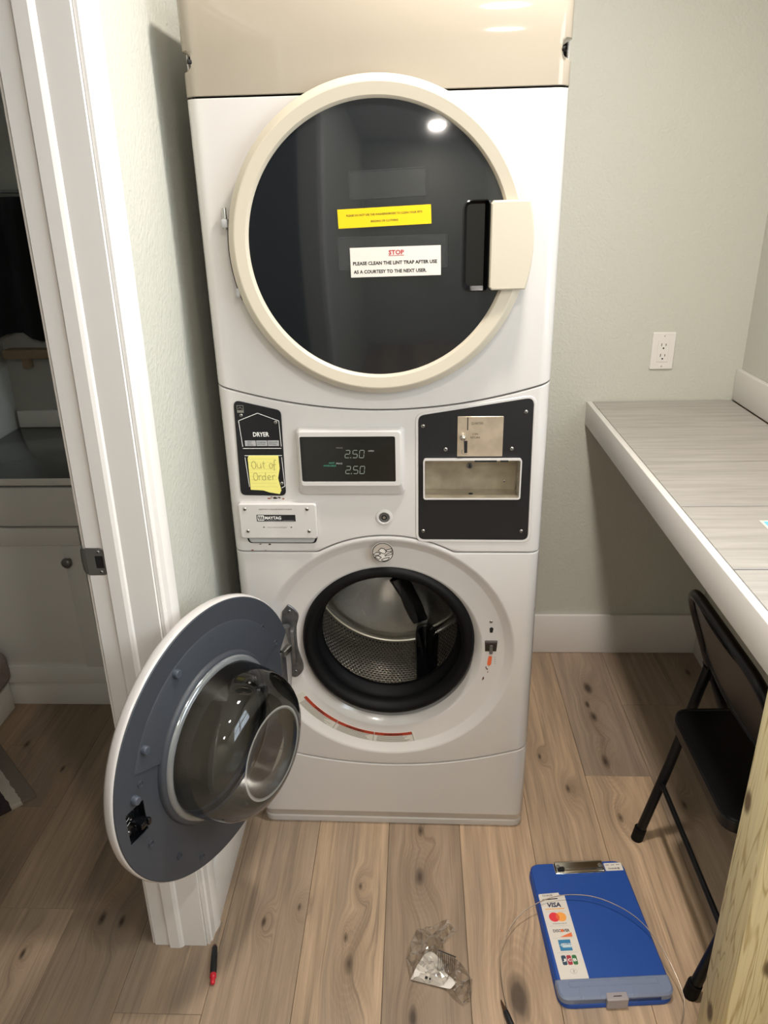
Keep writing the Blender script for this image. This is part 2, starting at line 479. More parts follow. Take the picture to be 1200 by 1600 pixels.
def inside(pt, poly):
    x, y = pt; c = False; j = len(poly) - 1
    for i in range(len(poly)):
        xi, yi = poly[i]; xj, yj = poly[j]
        if (yi > y) != (yj > y) and x < (xj - xi) * (y - yi) / (yj - yi) + xi: c = not c
        j = i
    return c
def cdt(outer, holes=(), extra_edges=()):
    pts, ed = [], []
    for lp in [outer] + list(holes):
        b = len(pts); pts += [Vector(q) for q in lp]
        ed += [(b + i, b + (i + 1) % len(lp)) for i in range(len(lp))]
    ed += list(extra_edges)
    r = delaunay_2d_cdt(pts, ed, [], 1, 1e-7)
    V = [tuple(v) for v in r[0]]
    T = []
    for f in r[2]:
        c = (sum(V[i][0] for i in f) / len(f), sum(V[i][1] for i in f) / len(f))
        if inside(c, outer) and not any(inside(c, h_) for h_ in holes): T.append(tuple(f))
    return V, T
def plate(name, outline, w0, w1, m, parent=None, X=None, bev=.0006, holes=(), ang=30, smooth=True):
    """solid plate with the given outline from w0 (back) to w1 (front) with a small bevel"""
    if area2(outline) < 0: outline = outline[::-1]
    k = len(outline); vs_ = []; fs = []
    ins = inset(outline, bev) if bev > 0 else outline
    V, T = cdt(ins, holes)
    vs_ += [(a, b, w1) for a, b in V]; fs += T
    def ring(lp, w):
        b = len(vs_); vs_.extend((a, c, w) for a, c in lp); return b, len(lp)
    def strip(A, B):
        for i in range(A[1]):
            j = (i + 1) % A[1]; fs.append((A[0] + i, A[0] + j, B[0] + j, B[0] + i))
    r0_ = ring(ins, w1)
    if bev > 0:
        r1_ = ring(outline, w1 - bev); strip(r0_, r1_)
    else: r1_ = r0_
    r2_ = ring(outline, w0); strip(r1_, r2_)
    for h_ in holes:
        a, b = ring(h_, w1), None
        b = ring(h_, w0); strip(a, b)
    Vb, Tb = cdt(outline, holes)
    b0 = len(vs_); vs_ += [(a, b, w0) for a, b in Vb]; fs += [tuple(b0 + i for i in f) for f in Tb]
    bm = bmesh.new()
    bv = [bm.verts.new(X @ Vector(v) if X is not None else Vector(v)) for v in vs_]
    for f in fs:
        try: bm.faces.new([bv[i] for i in f])
        except ValueError: pass
    bmesh.ops.remove_doubles(bm, verts=bm.verts[:], dist=1e-6)
    bmesh.ops.recalc_face_normals(bm, faces=bm.faces[:])
    return bmobj(name, bm, m, parent, smooth, ang)
def tube_bm(bm, pts, r, seg=10, cap=True, closed=False):
    pts = [Vector(p) for p in pts]; n = len(pts)
    rr = r if isinstance(r, (list, tuple)) else [r] * n
    prev = None; rings = []
    for i in range(n):
        a = pts[(i - 1) % n] if (closed or i > 0) else pts[i]
        b = pts[(i + 1) % n] if (closed or i < n - 1) else pts[i]
        t = (b - a).normalized()
        if prev is None:
            q = Vector((0, 0, 1)) if abs(t.z) < .9 else Vector((1, 0, 0))
            u = t.cross(q).normalized()
        else:
            u = (prev - t * prev.dot(t)).normalized()
        prev = u; v = t.cross(u)
        rings.append([bm.verts.new(pts[i] + (u * math.cos(2 * PI * k / seg) + v * math.sin(2 * PI * k / seg)) * rr[i]) for k in range(seg)])
    for i in range(n if closed else n - 1):
        A, B = rings[i], rings[(i + 1) % n]
        for k in range(seg): bm.faces.new((A[k], A[(k + 1) % seg], B[(k + 1) % seg], B[k]))
    if cap and not closed:
        bm.faces.new(rings[0][::-1]); bm.faces.new(rings[-1])
def tube(name, pts, r, m, parent=None, seg=10, closed=False):
    bm = bmesh.new(); tube_bm(bm, pts, r, seg, True, closed)
    bmesh.ops.recalc_face_normals(bm, faces=bm.faces[:])
    return bmobj(name, bm, m, parent, ang=50)
def fillet(pts, r, n=6):
    pts = [Vector(p) for p in pts]; o = [pts[0]]
    for i in range(1, len(pts) - 1):
        a = (pts[i - 1] - pts[i]); b = (pts[i + 1] - pts[i])
        d = min(r, a.length * .49, b.length * .49)
        s = pts[i] + a.normalized() * d; e = pts[i] + b.normalized() * d
        for q in range(n + 1):
            t = q / n; o.append((1 - t) ** 2 * s + 2 * t * (1 - t) * pts[i] + t * t * e)
    o.append(pts[-1]); return o
def spline(pts, n=8):
    pts = [Vector(p) for p in pts]; o = []
    for i in range(len(pts) - 1):
        p0 = pts[max(i - 1, 0)]; p1 = pts[i]; p2 = pts[i + 1]; p3 = pts[min(i + 2, len(pts) - 1)]
        for q in range(n):
            t = q / n
            o.append(.5 * (2 * p1 + (p2 - p0) * t + (2 * p0 - 5 * p1 + 4 * p2 - p3) * t * t + (3 * p1 - p0 - 3 * p2 + p3) * t ** 3))
    o.append(pts[-1]); return o
def text(name, body, cx, cz, h, m, parent, X, width=None, bold=0.0, w=.0004, shear=0.0, rot=0.0):
    cu = bpy.data.curves.new('t', 'FONT'); cu.body = body; cu.size = 1.0; cu.resolution_u = 2; cu.offset = bold; cu.shear = shear
    to = bpy.data.objects.new('t', cu)
    me = bpy.data.meshes.new_from_object(to)
    xs = [v.co.x for v in me.vertices]; ys = [v.co.y for v in me.vertices]
    if not xs: return None
    x0, x1, y0, y1 = min(xs), max(xs), min(ys), max(ys)
    sy = h / (y1 - y0); sx = (width / (x1 - x0)) if width else sy
    cr, sr = math.cos(rot), math.sin(rot)
    d = parent.location if parent.get('_w') else Vector((0, 0, 0))
    for v in me.vertices:
        a = (v.co.x - (x0 + x1) / 2) * sx; b = (v.co.y - (y0 + y1) / 2) * sy
        v.co = (X @ Vector((cx + a * cr - b * sr, cz + a * sr + b * cr, w))) - d
    me.materials.clear(); finish(me, m, False)
    bpy.data.objects.remove(to); bpy.data.curves.remove(cu)
    me.name = name
    return link(name, me, parent)
def screw(parent, cx, cz, r, X, w=0.0, m=None, name='screw'):
    o = lathe(name, [(0.0, .0022), (r * .45, .0022), (r * .8, .0017), (r, .0004), (r, -.001)], m or M['screw'], parent, X @ Matrix.Translation((cx, cz, w)), 14, ang=60)
    bm = bmesh.new(); bm.from_mesh(o.data); n0 = len(bm.faces)
    sh = -parent.location if parent.get('_w') else Vector((0, 0, 0))
    for a in (0.6, 0.6 + PI / 2):
        add_box(bm, (-r * .62, r * .62), (-r * .13, r * .13), (.0019, .0025), X=Matrix.Translation(sh) @ X @ Matrix.Translation((cx, cz, w)) @ Matrix.Rotation(a, 4, 'Z'))
    bm.faces.ensure_lookup_table()
    for f in bm.faces[n0:]: f.material_index = 1; f.smooth = False
    bm.to_mesh(o.data); bm.free(); o.data.materials.append(M['screw_dark'])
    return o

# ------------------------------------------------------------------ the room
XL, XR, YB, ZC, YF = -0.404, 1.070, 0.8335, 2.44, -3.25
BX0, BY1, BY0 = -2.30, 1.03, -1.80          # bathroom
floor = struct(box('floor', (BX0 - .1, XR + .12), (YF - .1, BY1 + .1), (-.08, -.006), M['tile_grout']))
tones = {-1: '#b89c7e', 0: '#98816a', 1: '#c1a283', -2: '#9f8870', 2: '#b3977a', 3: '#bfa182', 4: '#a28c77', 5: '#9a8672', -3: '#a68d73', -4: '#967e65', -5: '#a1886e', -6: '#8d765e', -7: '#9b8268'}
joints = {-5: -.267, -4: -.62, -3: -.507, -2: -.9, -1: .35, 0: .5, 1: .42, 2: -.38, 3: .196, 4: .52, 5: -.1, -6: .05, -7: .3}
PW, PL = .1845, 1.22
for k in range(-13, 6):
    x0, x1 = -.007 + PW * k, -.007 + PW * (k + 1)
    x1 = min(x1, XR + .02); x0 = max(x0, BX0)
    if x1 - x0 < .02: continue
    j = joints.get(k, random.uniform(-.6, .6))
    ys = j - PL * 4
    n_ = 0
    while ys < BY1:
        a, b = max(ys, YF), min(ys + PL, BY1); ys += PL; n_ += 1
        if b - a < .03: continue
        if x1 < XL - .13 and b < BY0: continue
        o = box('plank', (x0 + .0004, x1 - .0004), (a + .0004, b - .0004), (-.006, 0.0), M['plank'], floor, bev=.0007, seg=1)
        t = tones.get(k, '#968069')
        if k == 3 and a > .1: t = '#9f8875'
        c = lin(t); g = 1 + random.uniform(-.05, .05)
        o.color = (c[0] * g, c[1] * g, c[2] * g, 1)

struct(box('ceiling', (BX0 - .1, XR + .12), (YF - .1, BY1 + .1), (ZC, ZC + .1), M['ceiling']))
struct(box('wall_back', (XL - .005, XR + .12), (YB, YB + .11), (0, ZC), M['wall']))
bm = bmesh.new()                              # the right wall with the window opening
add_box(bm, (XR, XR + .12), (WIN['y1'], YB), (0, ZC)); add_box(bm, (XR, XR + .12), (YF, WIN['y0']), (0, ZC))
add_box(bm, (XR, XR + .12), (WIN['y0'], WIN['y1']), (0, WIN['z0'])); add_box(bm, (XR, XR + .12), (WIN['y0'], WIN['y1']), (WIN['z1'], ZC))
struct(bmobj('wall_right', bm, M['wall'], None, False))
struct(box('wall_front', (XL - .115, XR + .12), (YF - .1, YF), (0, ZC), M['wall']))
LEAN = .036
def lean(bm):
    for v in bm.verts: v.co.y += LEAN * v.co.z
JY = -.355
bm = bmesh.new()                              # left wall around the bathroom doorway
add_box(bm, (XL - .116, XL), (JY + .012 + LEAN * ZC, YB + .11), (0, ZC))
add_box(bm, (XL - .116, XL), (JY + .012, JY + .012 + LEAN * ZC), (0, .35))
add_box(bm, (XL - .116, XL), (-1.16, JY + .012 + LEAN * ZC), (2.08, ZC)); add_box(bm, (XL - .116, XL), (YF, -1.16), (0, ZC))
struct(bmobj('wall_left', bm, M['wall'], None, False))
# bathroom shell
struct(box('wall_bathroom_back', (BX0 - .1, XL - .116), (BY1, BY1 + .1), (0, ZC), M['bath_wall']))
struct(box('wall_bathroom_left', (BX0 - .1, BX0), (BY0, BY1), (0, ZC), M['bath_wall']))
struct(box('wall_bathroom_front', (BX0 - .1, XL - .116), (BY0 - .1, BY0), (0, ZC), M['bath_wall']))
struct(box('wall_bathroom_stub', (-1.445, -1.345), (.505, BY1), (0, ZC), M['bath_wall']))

# window
wf = bmesh.new()
wy0, wy1, wz0, wz1 = WIN['y0'], WIN['y1'], WIN['z0'], WIN['z1']
for a in ((wy0 - .06, wy0), (wy1, wy1 + .06)): add_box(wf, (XR - .018, XR), a, (wz0 - .06, wz1 + .06), .003)
for a in ((wz0 - .06, wz0), (wz1, wz1 + .06)): add_box(wf, (XR - .018, XR), (wy0, wy1), a, .003)
win = struct(bmobj('window_1', wf, M['trim']))
bm = bmesh.new(); ym = (wy0 + wy1) / 2; zm = (wz0 + wz1) / 2
for a in ((wy0, wy0 + .04), (wy1 - .04, wy1), (ym - .02, ym + .02)): add_box(bm, (XR + .05, XR + .085), a, (wz0, wz1), .003)
for a in ((wz0, wz0 + .04), (wz1 - .04, wz1), (zm - .02, zm + .02)): add_box(bm, (XR + .05, XR + .085), (wy0, wy1), a, .003)
bmobj('window_sash', bm, M['trim'], win)
for (a, b) in ((wy0 + .04, ym - .02), (ym + .02, wy1 - .04)):
    for (c, d) in ((wz0 + .04, zm - .02), (zm + .02, wz1 - .04)):
        box('pane', (XR + .066, XR + .069), (a, b), (c, d), M['pane'], win)

# baseboards and trim
def board(name, x, y, z, bev=.004): return struct(box(name, x, y, z, M['trim'], None, bev, 2))
board('baseboard_back', (XL, XR), (YB - .015, YB), (0, .155))
board('baseboard_right', (XR - .015, XR), (-1.6, YB - .0155), (0, .155))
board('baseboard_left', (XL, XL + .015), (JY + .063, YB - .0155), (0, .155))
board('trim_1', (XR - .018, XR), (-1.0, YB - .001), (.928, 1.024))          # upstand board on the counter
jamb = bmesh.new(); add_box(jamb, (XL - .118, XL - .001), (JY, JY + .019), (0, 2.06), .001, 1); lean(jamb)
jm = struct(bmobj('door_frame', jamb, M['trim']))
bm = bmesh.new()                              # door stop with a bevelled right side
st = [(-.486, JY), (-.486, JY - .006), (-.464, JY - .006), (-.458, JY - .0035), (-.455, JY)]
vv = [[bm.verts.new((x, y, z)) for x, y in st] for z in (0.0, 2.05)]
for i in range(len(st)): bm.faces.new((vv[0][i], vv[0][(i + 1) % len(st)], vv[1][(i + 1) % len(st)], vv[1][i]))
bm.faces.new(vv[0]); bm.faces.new(vv[1][::-1]); bmesh.ops.recalc_face_normals(bm, faces=bm.faces[:]); lean(bm)
bmobj('door_stop', bm, M['trim'], jm, False)
def casing(name, xw, s):
    pr = [(0, .006), (.007, .006), (.010, .0095), (.030, .0105), (.034, .013), (.046, .0165), (.056, .0165), (.058, .014), (.058, 0), (.0, 0)]
    bm = bmesh.new()
    vv = [[bm.verts.new((xw + s * t, JY + .005 + d, z)) for d, t in pr] for z in (0.0, 2.11)]
    n = len(pr)
    for i in range(n): bm.faces.new((vv[0][i], vv[0][(i + 1) % n], vv[1][(i + 1) % n], vv[1][i]))
    bm.faces.new(vv[0]); bm.faces.new(vv[1][::-1]); bmesh.ops.recalc_face_normals(bm, faces=bm.faces[:]); lean(bm)
    return bmobj(name, bm, M['trim'], jm, True, 25)
casing('casing', XL, 1); casing('casing', XL - .118, -1)
for (x, y0_, y1_) in ((XL, -1.24, -1.17), (XL, -1.24, -.22)):
    box('casing', (x, x + .016), (y0_, y1_), ((0, 2.06) if y1_ < -1 else (2.06, 2.12)), M['trim'], jm, .003)
box('jamb_board', (XL - .118, XL - .001), (-1.17, -1.151), (0, 2.06), M['trim'], jm)
box('head_board', (XL - .118, XL - .001), (-1.151, JY + LEAN * 2.06), (2.041, 2.06), M['trim'], jm)
# strike plate on the jamb
SY = JY + LEAN * .945
stp = thing('strike_plate', 'satin nickel strike plate with a square latch hole on the white door jamb', 'strike plate', (-.503, SY, .92))
SP = FM(SY, 0, 0)
plate('plate', rpoly([(-.522, .920), (-.486, .920), (-.486, .974), (-.522, .974)], [.001, .010, .010, .001]), .0, .0022, M['nickel'], stp, SP, .0005,
      holes=[rrect(-.506, -.491, .934, .959, .002, 2)])
box('latch_pocket', (-.506, -.491), (SY - .0008, SY - .0002), (.934, .959), M['dark'], stp)
bm = bmesh.new()
pr = [(-.522, 0.0022), (-.528, .0018), (-.533, -.002), (-.536, -.008), (-.535, -.009), (-.531, -.004), (-.527, 0), (-.522, .0)]
zz = [.922, .929, .947, .965, .972]; sh = [.004, .001, 0, .001, .004]
vv = [[bm.verts.new((x + (s if x < -.522 else 0), SY - w, z)) for x, w in pr] for z, s in zip(zz, sh)]
for a in range(4):
    for i in range(len(pr)): bm.faces.new((vv[a][i], vv[a][(i + 1) % len(pr)], vv[a + 1][(i + 1) % len(pr)], vv[a + 1][i]))
bm.faces.new(vv[0]); bm.faces.new(vv[-1][::-1]); bmesh.ops.recalc_face_normals(bm, faces=bm.faces[:])
bmobj('curved_lip', bm, M['nickel'], stp)
for z in (.927, .967): screw(stp, -.498, z, .0034, SP, .002, M['nickel'])

# recessed ceiling lamps
for i, (lx, ly, lp) in enumerate(LAMP_SPOTS):
    t = thing('ceiling_lamp', ['round recessed ceiling lamp above the laundry machine front', 'round recessed ceiling lamp in the middle of the laundry room', 'round recessed ceiling lamp farthest from the laundry machine'][i], 'lamp', (lx, ly, ZC - .012), group='recessed ceiling lamps')
    lathe('trim_ring', [(.072, .0), (.074, -.006), (.092, -.004), (.094, .012)], M['trim'], t, Matrix.Translation((lx, ly, ZC - .012)), 40)
    lathe('lens', [(0, -.001), (.073, .0)], M['lens'], t, Matrix.Translation((lx, ly, ZC - .008)), 40)
    L = bpy.data.lights.new('lamp_light', 'AREA'); L.shape = 'DISK'; L.size = .14; L.energy = lp; L.color = LAMP_COLOR; L.spread = PI
    lo = bpy.data.objects.new('lamp_light', L); col.objects.link(lo); lo.parent = t; lo.location = (0, 0, -.012)

# outlet
ou = thing('wall_outlet', 'white duplex wall outlet with rectangular cover above the counter', 'outlet', (.822, YB, 1.026))
OX = FM(YB, .822, 1.082)
plate('cover_plate', rrect(-.035, .035, -.056, .056, .004), 0, .006, M['trim'], ou, OX, .002)
plate('receptacle', rrect(-.0165, .0165, -.0335, .0335, .001, 2), .005, .0075, M['trim'], ou, OX, .0008)
for v in (.016, -.016):
    plate('slot', rrect(-.0075, -.0055, v - .001, v + .008), .007, .0077, M['ink_black'], ou, OX, 0)
    plate('slot', rrect(.0055, .0075, v + .0, v + .007), .007, .0077, M['ink_black'], ou, OX, 0)
    plate('ground_hole', circ(0, v - .007, .0026, 12), .007, .0077, M['ink_black'], ou, OX, 0)
for v in (.046, -.046): screw(ou, 0, v, .0028, OX, .0055, M['trim'])

# ------------------------------------------------------------------ counter, tiles, post
ct = thing('counter', 'tiled counter with white front edge running along the right wall', 'counter', (.84, 0, .853))
CY0 = -.90
box('fascia', (.605, .622), (CY0, YB - .0005), (.853, .927), M['trim'], ct, .0025, 2)
box('substrate', (.623, XR - .001), (CY0, YB - .0005), (.865, .918), M['substrate'], ct)
ty = [YB - .001, .548, .256, -.028, -.314, -.600, CY0]
for a, b in zip(ty[1:], ty[:-1]):
    box('tile', (.6235, XR - .0185), (a + .0026, b - .0026), (.9185, .9262), M['tile'], ct, .0008, 1)
box('grout', (.623, XR - .0185), (CY0, YB - .001), (.9181, .9222), M['tile_grout'], ct)
pt = box('wooden_post', (-.0445, .0445), (-.0445, .0445), (0, .8525), M['post'], None, .004, 2)
pt.location = (.6515, -.5735, 0)
tag(pt, 'square unpainted pine post holding up the counter front', 'post')
cd = thing('postcard', 'pale blue card with white border lying on the counter tiles', 'card', (.83, -.19, .9263))
KX = frame((.752, -.106, .9264), (1, .02, 0), (.02, -1, 0))
KX = frame((.752, -.106, .9264), (1, 0, 0), (0, 1, 0))
plate('card', [(0, 0), (.15, .0), (.15, -.21), (0.0, -.21)], 0, .0012, M['paper'], cd, KX, .0002)
plate('print', [(.006, -.006), (.144, -.006), (.144, -.20), (.006, -.20)], .0011, .0014, M['card_cyan'], cd, KX, 0)

# ------------------------------------------------------------------ stacked washer and dryer
MYAW = -.0140
W = .343; RC = .026
mach = thing('stacked_washer_dryer', 'tall white coin-operated stacked dryer and washer with its round washer door open', 'laundry machine', (0, 0, 0), MYAW, w=False)
WF = W - RC
def umap(u):
    s = 1 if u >= 0 else -1; a = abs(u)
    if a <= WF: return (u, 0.0)
    t = (a - WF) / RC
    if t <= PI / 2: return (s * (WF + RC * math.sin(t)), RC * (1 - math.cos(t)))
    return (s * W, RC + (a - WF - RC * PI / 2))
UCOL = [WF + RC * PI / 2 * i / 6 for i in range(7)] + [WF + RC * PI / 2 + .03]
US = sorted([-u for u in UCOL] + [WF * (-1 + 2 * i / 90) for i in range(1, 90)] + UCOL)
RING_C, RING_R = .540, .307
def arc_seam(x): return max(.807, RING_C + math.sqrt(max(0, RING_R ** 2 - x * x))) if abs(x) < .1515 else .807
def dry_seam(x): return 1.133 + .055 * (x / W) ** 2
def toe_seam(x): return .208 + .061 * (x / W) ** 2
def shell(name, zb, zt, m, holes=(), gap=.0012, parent=mach):
    r = .0032
    def row(f, d, y):
        o = []
        for u in US:
            x, yy = umap(u); o.append((x, yy + y, f(x) + d))
        return o
    low = [(u, zb(umap(u)[0]) + gap + r) for u in US]
    high = [(u, zt(umap(u)[0]) - gap - r) for u in US]
    outer = low + high[::-1]
    nl = len(US)
    ee = []
    for i, u in enumerate(US):
        if abs(u) >= WF - 1e-6: ee.append((i, 2 * nl - 1 - i))
    V, T = cdt(outer, holes, ee)
    vs_ = []
    for u, z in V:
        x, y = umap(u); vs_.append((x, y, z))
    fs = list(T)
    for sgn, f in ((1, zb), (-1, zt)):
        rows = [row(f, sgn * (gap + r), 0), row(f, sgn * (gap + r * .3), r * .3), row(f, sgn * gap, r), row(f, sgn * gap, .022)]
        base = len(vs_)
        for rw in rows: vs_ += rw
        for a in range(3):
            for i in range(nl - 1):
                q = base + a * nl + i
                fs.append((q, q + 1, q + nl + 1, q + nl))
    bm = bmesh.new(); bv = [bm.verts.new(v) for v in vs_]
    for f in fs:
        try: bm.faces.new([bv[i] for i in f])
        except ValueError: pass
    bmesh.ops.remove_doubles(bm, verts=bm.verts[:], dist=1e-6)
    bmesh.ops.recalc_face_normals(bm, faces=bm.faces[:])
    up_ = max(bm.faces, key=lambda f: f.calc_area())
    if up_.normal.y > 0: bmesh.ops.reverse_faces(bm, faces=bm.faces[:])
    o = bmobj(name, bm, m, parent, True, 30)
    wn = o.modifiers.new('wn', 'WEIGHTED_NORMAL'); wn.keep_sharp = True; wn.weight = 100
    return o
Z_TOP = 1.885
HOLE_R = .299
coin_box = rrect(.086, .289, .939, 1.027, .004, 3)
shell('washer_front_panel', toe_seam, arc_seam, M['enamel'], [circ(0, RING_C, HOLE_R, 120)])
shell('control_panel', arc_seam, dry_seam, M['enamel'], [coin_box])
shell('dryer_front_panel', dry_seam, lambda x: 1.7095, M['enamel'])
# cabinet behind the fronts
bm = bmesh.new()
for s in (-1, 1): add_box(bm, tuple(sorted((s * W, s * (W - .004)))), (.045, .815), (.0, Z_TOP), .0015, 1)
add_box(bm, (-W, W), (.811, .815), (0, Z_TOP)); add_box(bm, (-W, W), (.03, .815), (Z_TOP - .004, Z_TOP))
add_box(bm, (-W + .004, W - .004), (.46, .462), (.03, 1.86)); add_box(bm, (-W + .004, W - .004), (.05, .45), (.86, .862))
bmobj('cabinet', bm, M['enamel'], mach, False)
box('inner_backing', (-W + .005, W - .005), (.060, .064), (.87, 1.86), M['dark'], mach)
# upper panel with finger notches at the corners
def upper():
    zs = [1.7107, 1.7118, 1.748, 1.750, 1.757, 1.772, 1.779, 1.783, Z_TOP - .012, Z_TOP - .003, Z_TOP]
    ins = [0, 0, 0, .001, .013, .017, .008, 0, 0, 0, 0]
    yy = [.003, 0, 0, 0, 0, 0, 0, 0, 0, .004, .012]
    vs_, fs = [], []
    n = len(US)
    for z, d, y in zip(zs, ins, yy):
        for u in US:
            x, y0_ = umap(u)
            k = max(0, (abs(x) - (W - .020)) / .020)
            s = 1 if x > 0 else -1
            vs_.append((x - s * d * k, y0_ + y + (d * .3 * k if abs(u) < WF + RC * PI / 2 else 0), z))
    for a in range(len(zs) - 1):
        for i in range(n - 1): fs.append((a * n + i, a * n + i + 1, (a + 1) * n + i + 1, (a + 1) * n + i))
    fs.append(tuple(range((len(zs) - 1) * n, len(zs) * n)))
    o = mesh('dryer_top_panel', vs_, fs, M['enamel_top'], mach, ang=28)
    for s in (-1, 1):
        lathe('notch_screw', [(0, .003), (.004, .002), (.004, -.004)], M['dark'], o, frame((s * .3265, .0005, 1.765), (0, 0, 1), (s * .6, .8, 0)) if s < 0 else frame((s * .3265, .0005, 1.765), (0, 0, 1), (-.6, -.8, 0)) @ Matrix.Rotation(PI, 4, 'X'), 12)
upper()
# toe panel: face, sloping shadow band, base strip
def toe():
    def rowz(z, y): return [(umap(u)[0], umap(u)[1] + y, z) for u in US]
    rows = [rowz(.0, .012), rowz(.016, .011), rowz(.019, .013), rowz(.046, .0016), rowz(.049, 0)]
    top = [(umap(u)[0], umap(u)[1], toe_seam(umap(u)[0]) - .0044) for u in US]
    t2 = [(umap(u)[0], umap(u)[1] + .0012, toe_seam(umap(u)[0]) - .0020) for u in US]
    t3 = [(umap(u)[0], umap(u)[1] + .004, toe_seam(umap(u)[0]) - .0012) for u in US]
    t4 = [(umap(u)[0], umap(u)[1] + .022, toe_seam(umap(u)[0]) - .0012) for u in US]
    rows += [top, t2, t3, t4]
    n = len(US); vs_ = [v for r in rows for v in r]; fs = []
    for a in range(len(rows) - 1):
        for i in range(n - 1): fs.append((a * n + i, a * n + i + 1, (a + 1) * n + i + 1, (a + 1) * n + i))
    mesh('toe_panel', vs_, fs, M['enamel'], mach, ang=20)
toe()
MF = FM(0.0)
# ---- dryer door
DZ = 1.4555
DX = FM(0.0, 0, DZ)
lathe('door_seal', [(.276, .0), (.279, .001), (.2785, .009), (.270, .010)], M['rubber'], mach, DX, 120)  # black ring stands in for the shade in the gap round the dryer door
dd = lathe('dryer_door', [(.262, .006), (.279, .0075), (.2805, .012), (.281, .022), (.2800, .0245), (.2690, .0345), (.2665, .0352), (.2470, .0322), (.2445, .030), (.242, .026), (.240, .010)], M['cream'], mach, DX, 140, ang=22)
pock = rpoly([(.205, 1.372 - DZ), (.205, 1.529 - DZ), (.160, 1.529 - DZ), (.160, 1.372 - DZ)], [.004, .004, .016, .016])
pock = [(x, z) for x, z in pock]
def smoked():
    R = .2425
    rings = []
    outer = circ(0, 0, R, 120)
    V, T = cdt(outer, [pock])
    # a gentle dome: add concentric rings of points through a second pass
    pts = [Vector(v) for v in outer]; ed = [(i, (i + 1) % 120) for i in range(120)]
    b = len(pts); pts += [Vector(v) for v in pock]; ed += [(b + i, b + (i + 1) % len(pock)) for i in range(len(pock))]
    for r in (.06, .11, .15, .18, .205, .225, .236):
        for v in circ(0, 0, r, 72):
            if not inside(v, pock) and not inside(v, inset(pock, -.004)): pts.append(Vector(v))
    rr = delaunay_2d_cdt(pts, ed, [], 1, 1e-7)
    V = [tuple(v) for v in rr[0]]
    T = [tuple(f) for f in rr[2] if not inside((sum(V[i][0] for i in f) / 3, sum(V[i][1] for i in f) / 3), pock)]
    f = lambda x, z: .025 + .016 * (1 - (x * x + z * z) / (R * R))
    vs_ = [(x, z, f(x, z)) for x, z in V]
    o = mesh('smoked_glass', vs_, T, M['smoke'], dd, DX, ang=60)
    # pocket
    k = len(pock)
    ic = inset(pock, .006)
    vs2 = [(x, z, f(x, z) + .0015) for x, z in inset(pock, -.002)] + [(x, z, f(x, z) + .0018) for x, z in pock] + [(x, z, .008) for x, z in ic]
    fs2 = []
    for a in (0, 1):
        for i in range(k): fs2.append((a * k + i, a * k + (i + 1) % k, (a + 1) * k + (i + 1) % k, (a + 1) * k + i))
    fs2.append(tuple(range(2 * k, 3 * k)))
    mesh('handle_pocket', vs2, fs2, M['black_gloss'], dd, DX, ang=40)
smoked()
hb = [(.2075, 1.3735 - DZ), (.2075, 1.5285 - DZ)]
ah = [(.2865 * math.cos(a), .2865 * math.sin(a)) for a in [math.radians(d) for d in (14.8, 10, 5, 0, -5, -10, -15, -16.6)]]
hbo = [(.2125, hb[0][1]), (.2075, hb[0][1] + .005), (.2075, hb[1][1] - .005), (.2125, hb[1][1])] + [(.2865 * math.cos(a), .2865 * math.sin(a)) for a in [math.radians(14.75 - 31.3 * i / 20) for i in range(21)]]
hnd = plate('door_handle', hbo, .012, .046, M['cream'], dd, DX, .0025, ang=25)
lathe('hinge_pin', [(0, .026), (.0045, .026), (.0045, -.004), (.003, -.006), (.003, -.012)], M['screw'], dd, frame((-.2865, -.012, 1.500), (1, 0, 0), (0, -1, 0)) @ Matrix.Rotation(PI, 4, 'X'), 14)
box('hinge_knuckle', (-.292, -.280), (-.022, -.004), (1.491, 1.507), M['grey_soft'], dd, .003)
box('hinge_clip', (-.276, -.268), (-.024, -.008), (1.366, 1.382), M['grey_soft'], dd, .002)
bm = bmesh.new()
tube_bm(bm, [(-.2825 * math.cos(a), -.010, DZ + .2825 * math.sin(a)) for a in [math.radians(10 - 30 * i / 12) for i in range(13)]], .0032, 8)
bmobj('hinge_gap_strip', bm, M['rust_dark'], dd)
# ---- notices on the dryer door
def notice(name, label, cx, cz, w, h, m, rot, y):
    t = thing(name, label, 'sign', (0, 0, 0), MYAW, w=False)
    X = frame((cx, y, cz), (math.cos(rot), 0, math.sin(rot)), (-math.sin(rot), 0, math.cos(rot)))
    plate('sheet', rrect(-w / 2, w / 2, -h / 2, h / 2), 0, .0008, m, t, X, .0001)
    return t, X
ny, NX = notice('yellow_notice', 'narrow yellow notice with black lettering taped to the dryer door glass', .0150, 1.5055, .170, .0325, M['sign_yellow'], .033, -.0415)
text('lettering', 'PLEASE DO NOT USE THE WASHERS/DRYERS TO CLEAN YOUR PETS', 0.0, .005, .0036, M['ink_black'], ny, NX, .138, .012, .0011)
text('lettering', 'BEDDING OR CLOTHING', 0.0, -.0065, .0034, M['ink_black'], ny, NX, .050, .012, .0011)
nw, WX = notice('white_notice', 'white STOP notice about cleaning the lint trap taped to the dryer door glass', .0340, 1.4275, .168, .0525, M['paper'], .012, -.0415)
text('heading', 'STOP', 0.002, .0165, .0082, M['ink_red'], nw, WX, .0285, .025, .0011)
plate('underline', rrect(-.0125, .0165, .0105, .0113), 0.0008, .0011, M['ink_red'], nw, WX, 0)
text('lettering', 'PLEASE CLEAN THE LINT TRAP AFTER USE', -.001, -.0015, .0064, M['ink_black'], nw, WX, .156, .03, .0011)
text('lettering', 'AS A COURTESY TO THE NEXT USER.', -.0105, -.0165, .0064, M['ink_black'], nw, WX, .136, .03, .0011)
tape = mat('clear_tape_film', '#8a8d8c', .12, alpha=.035)
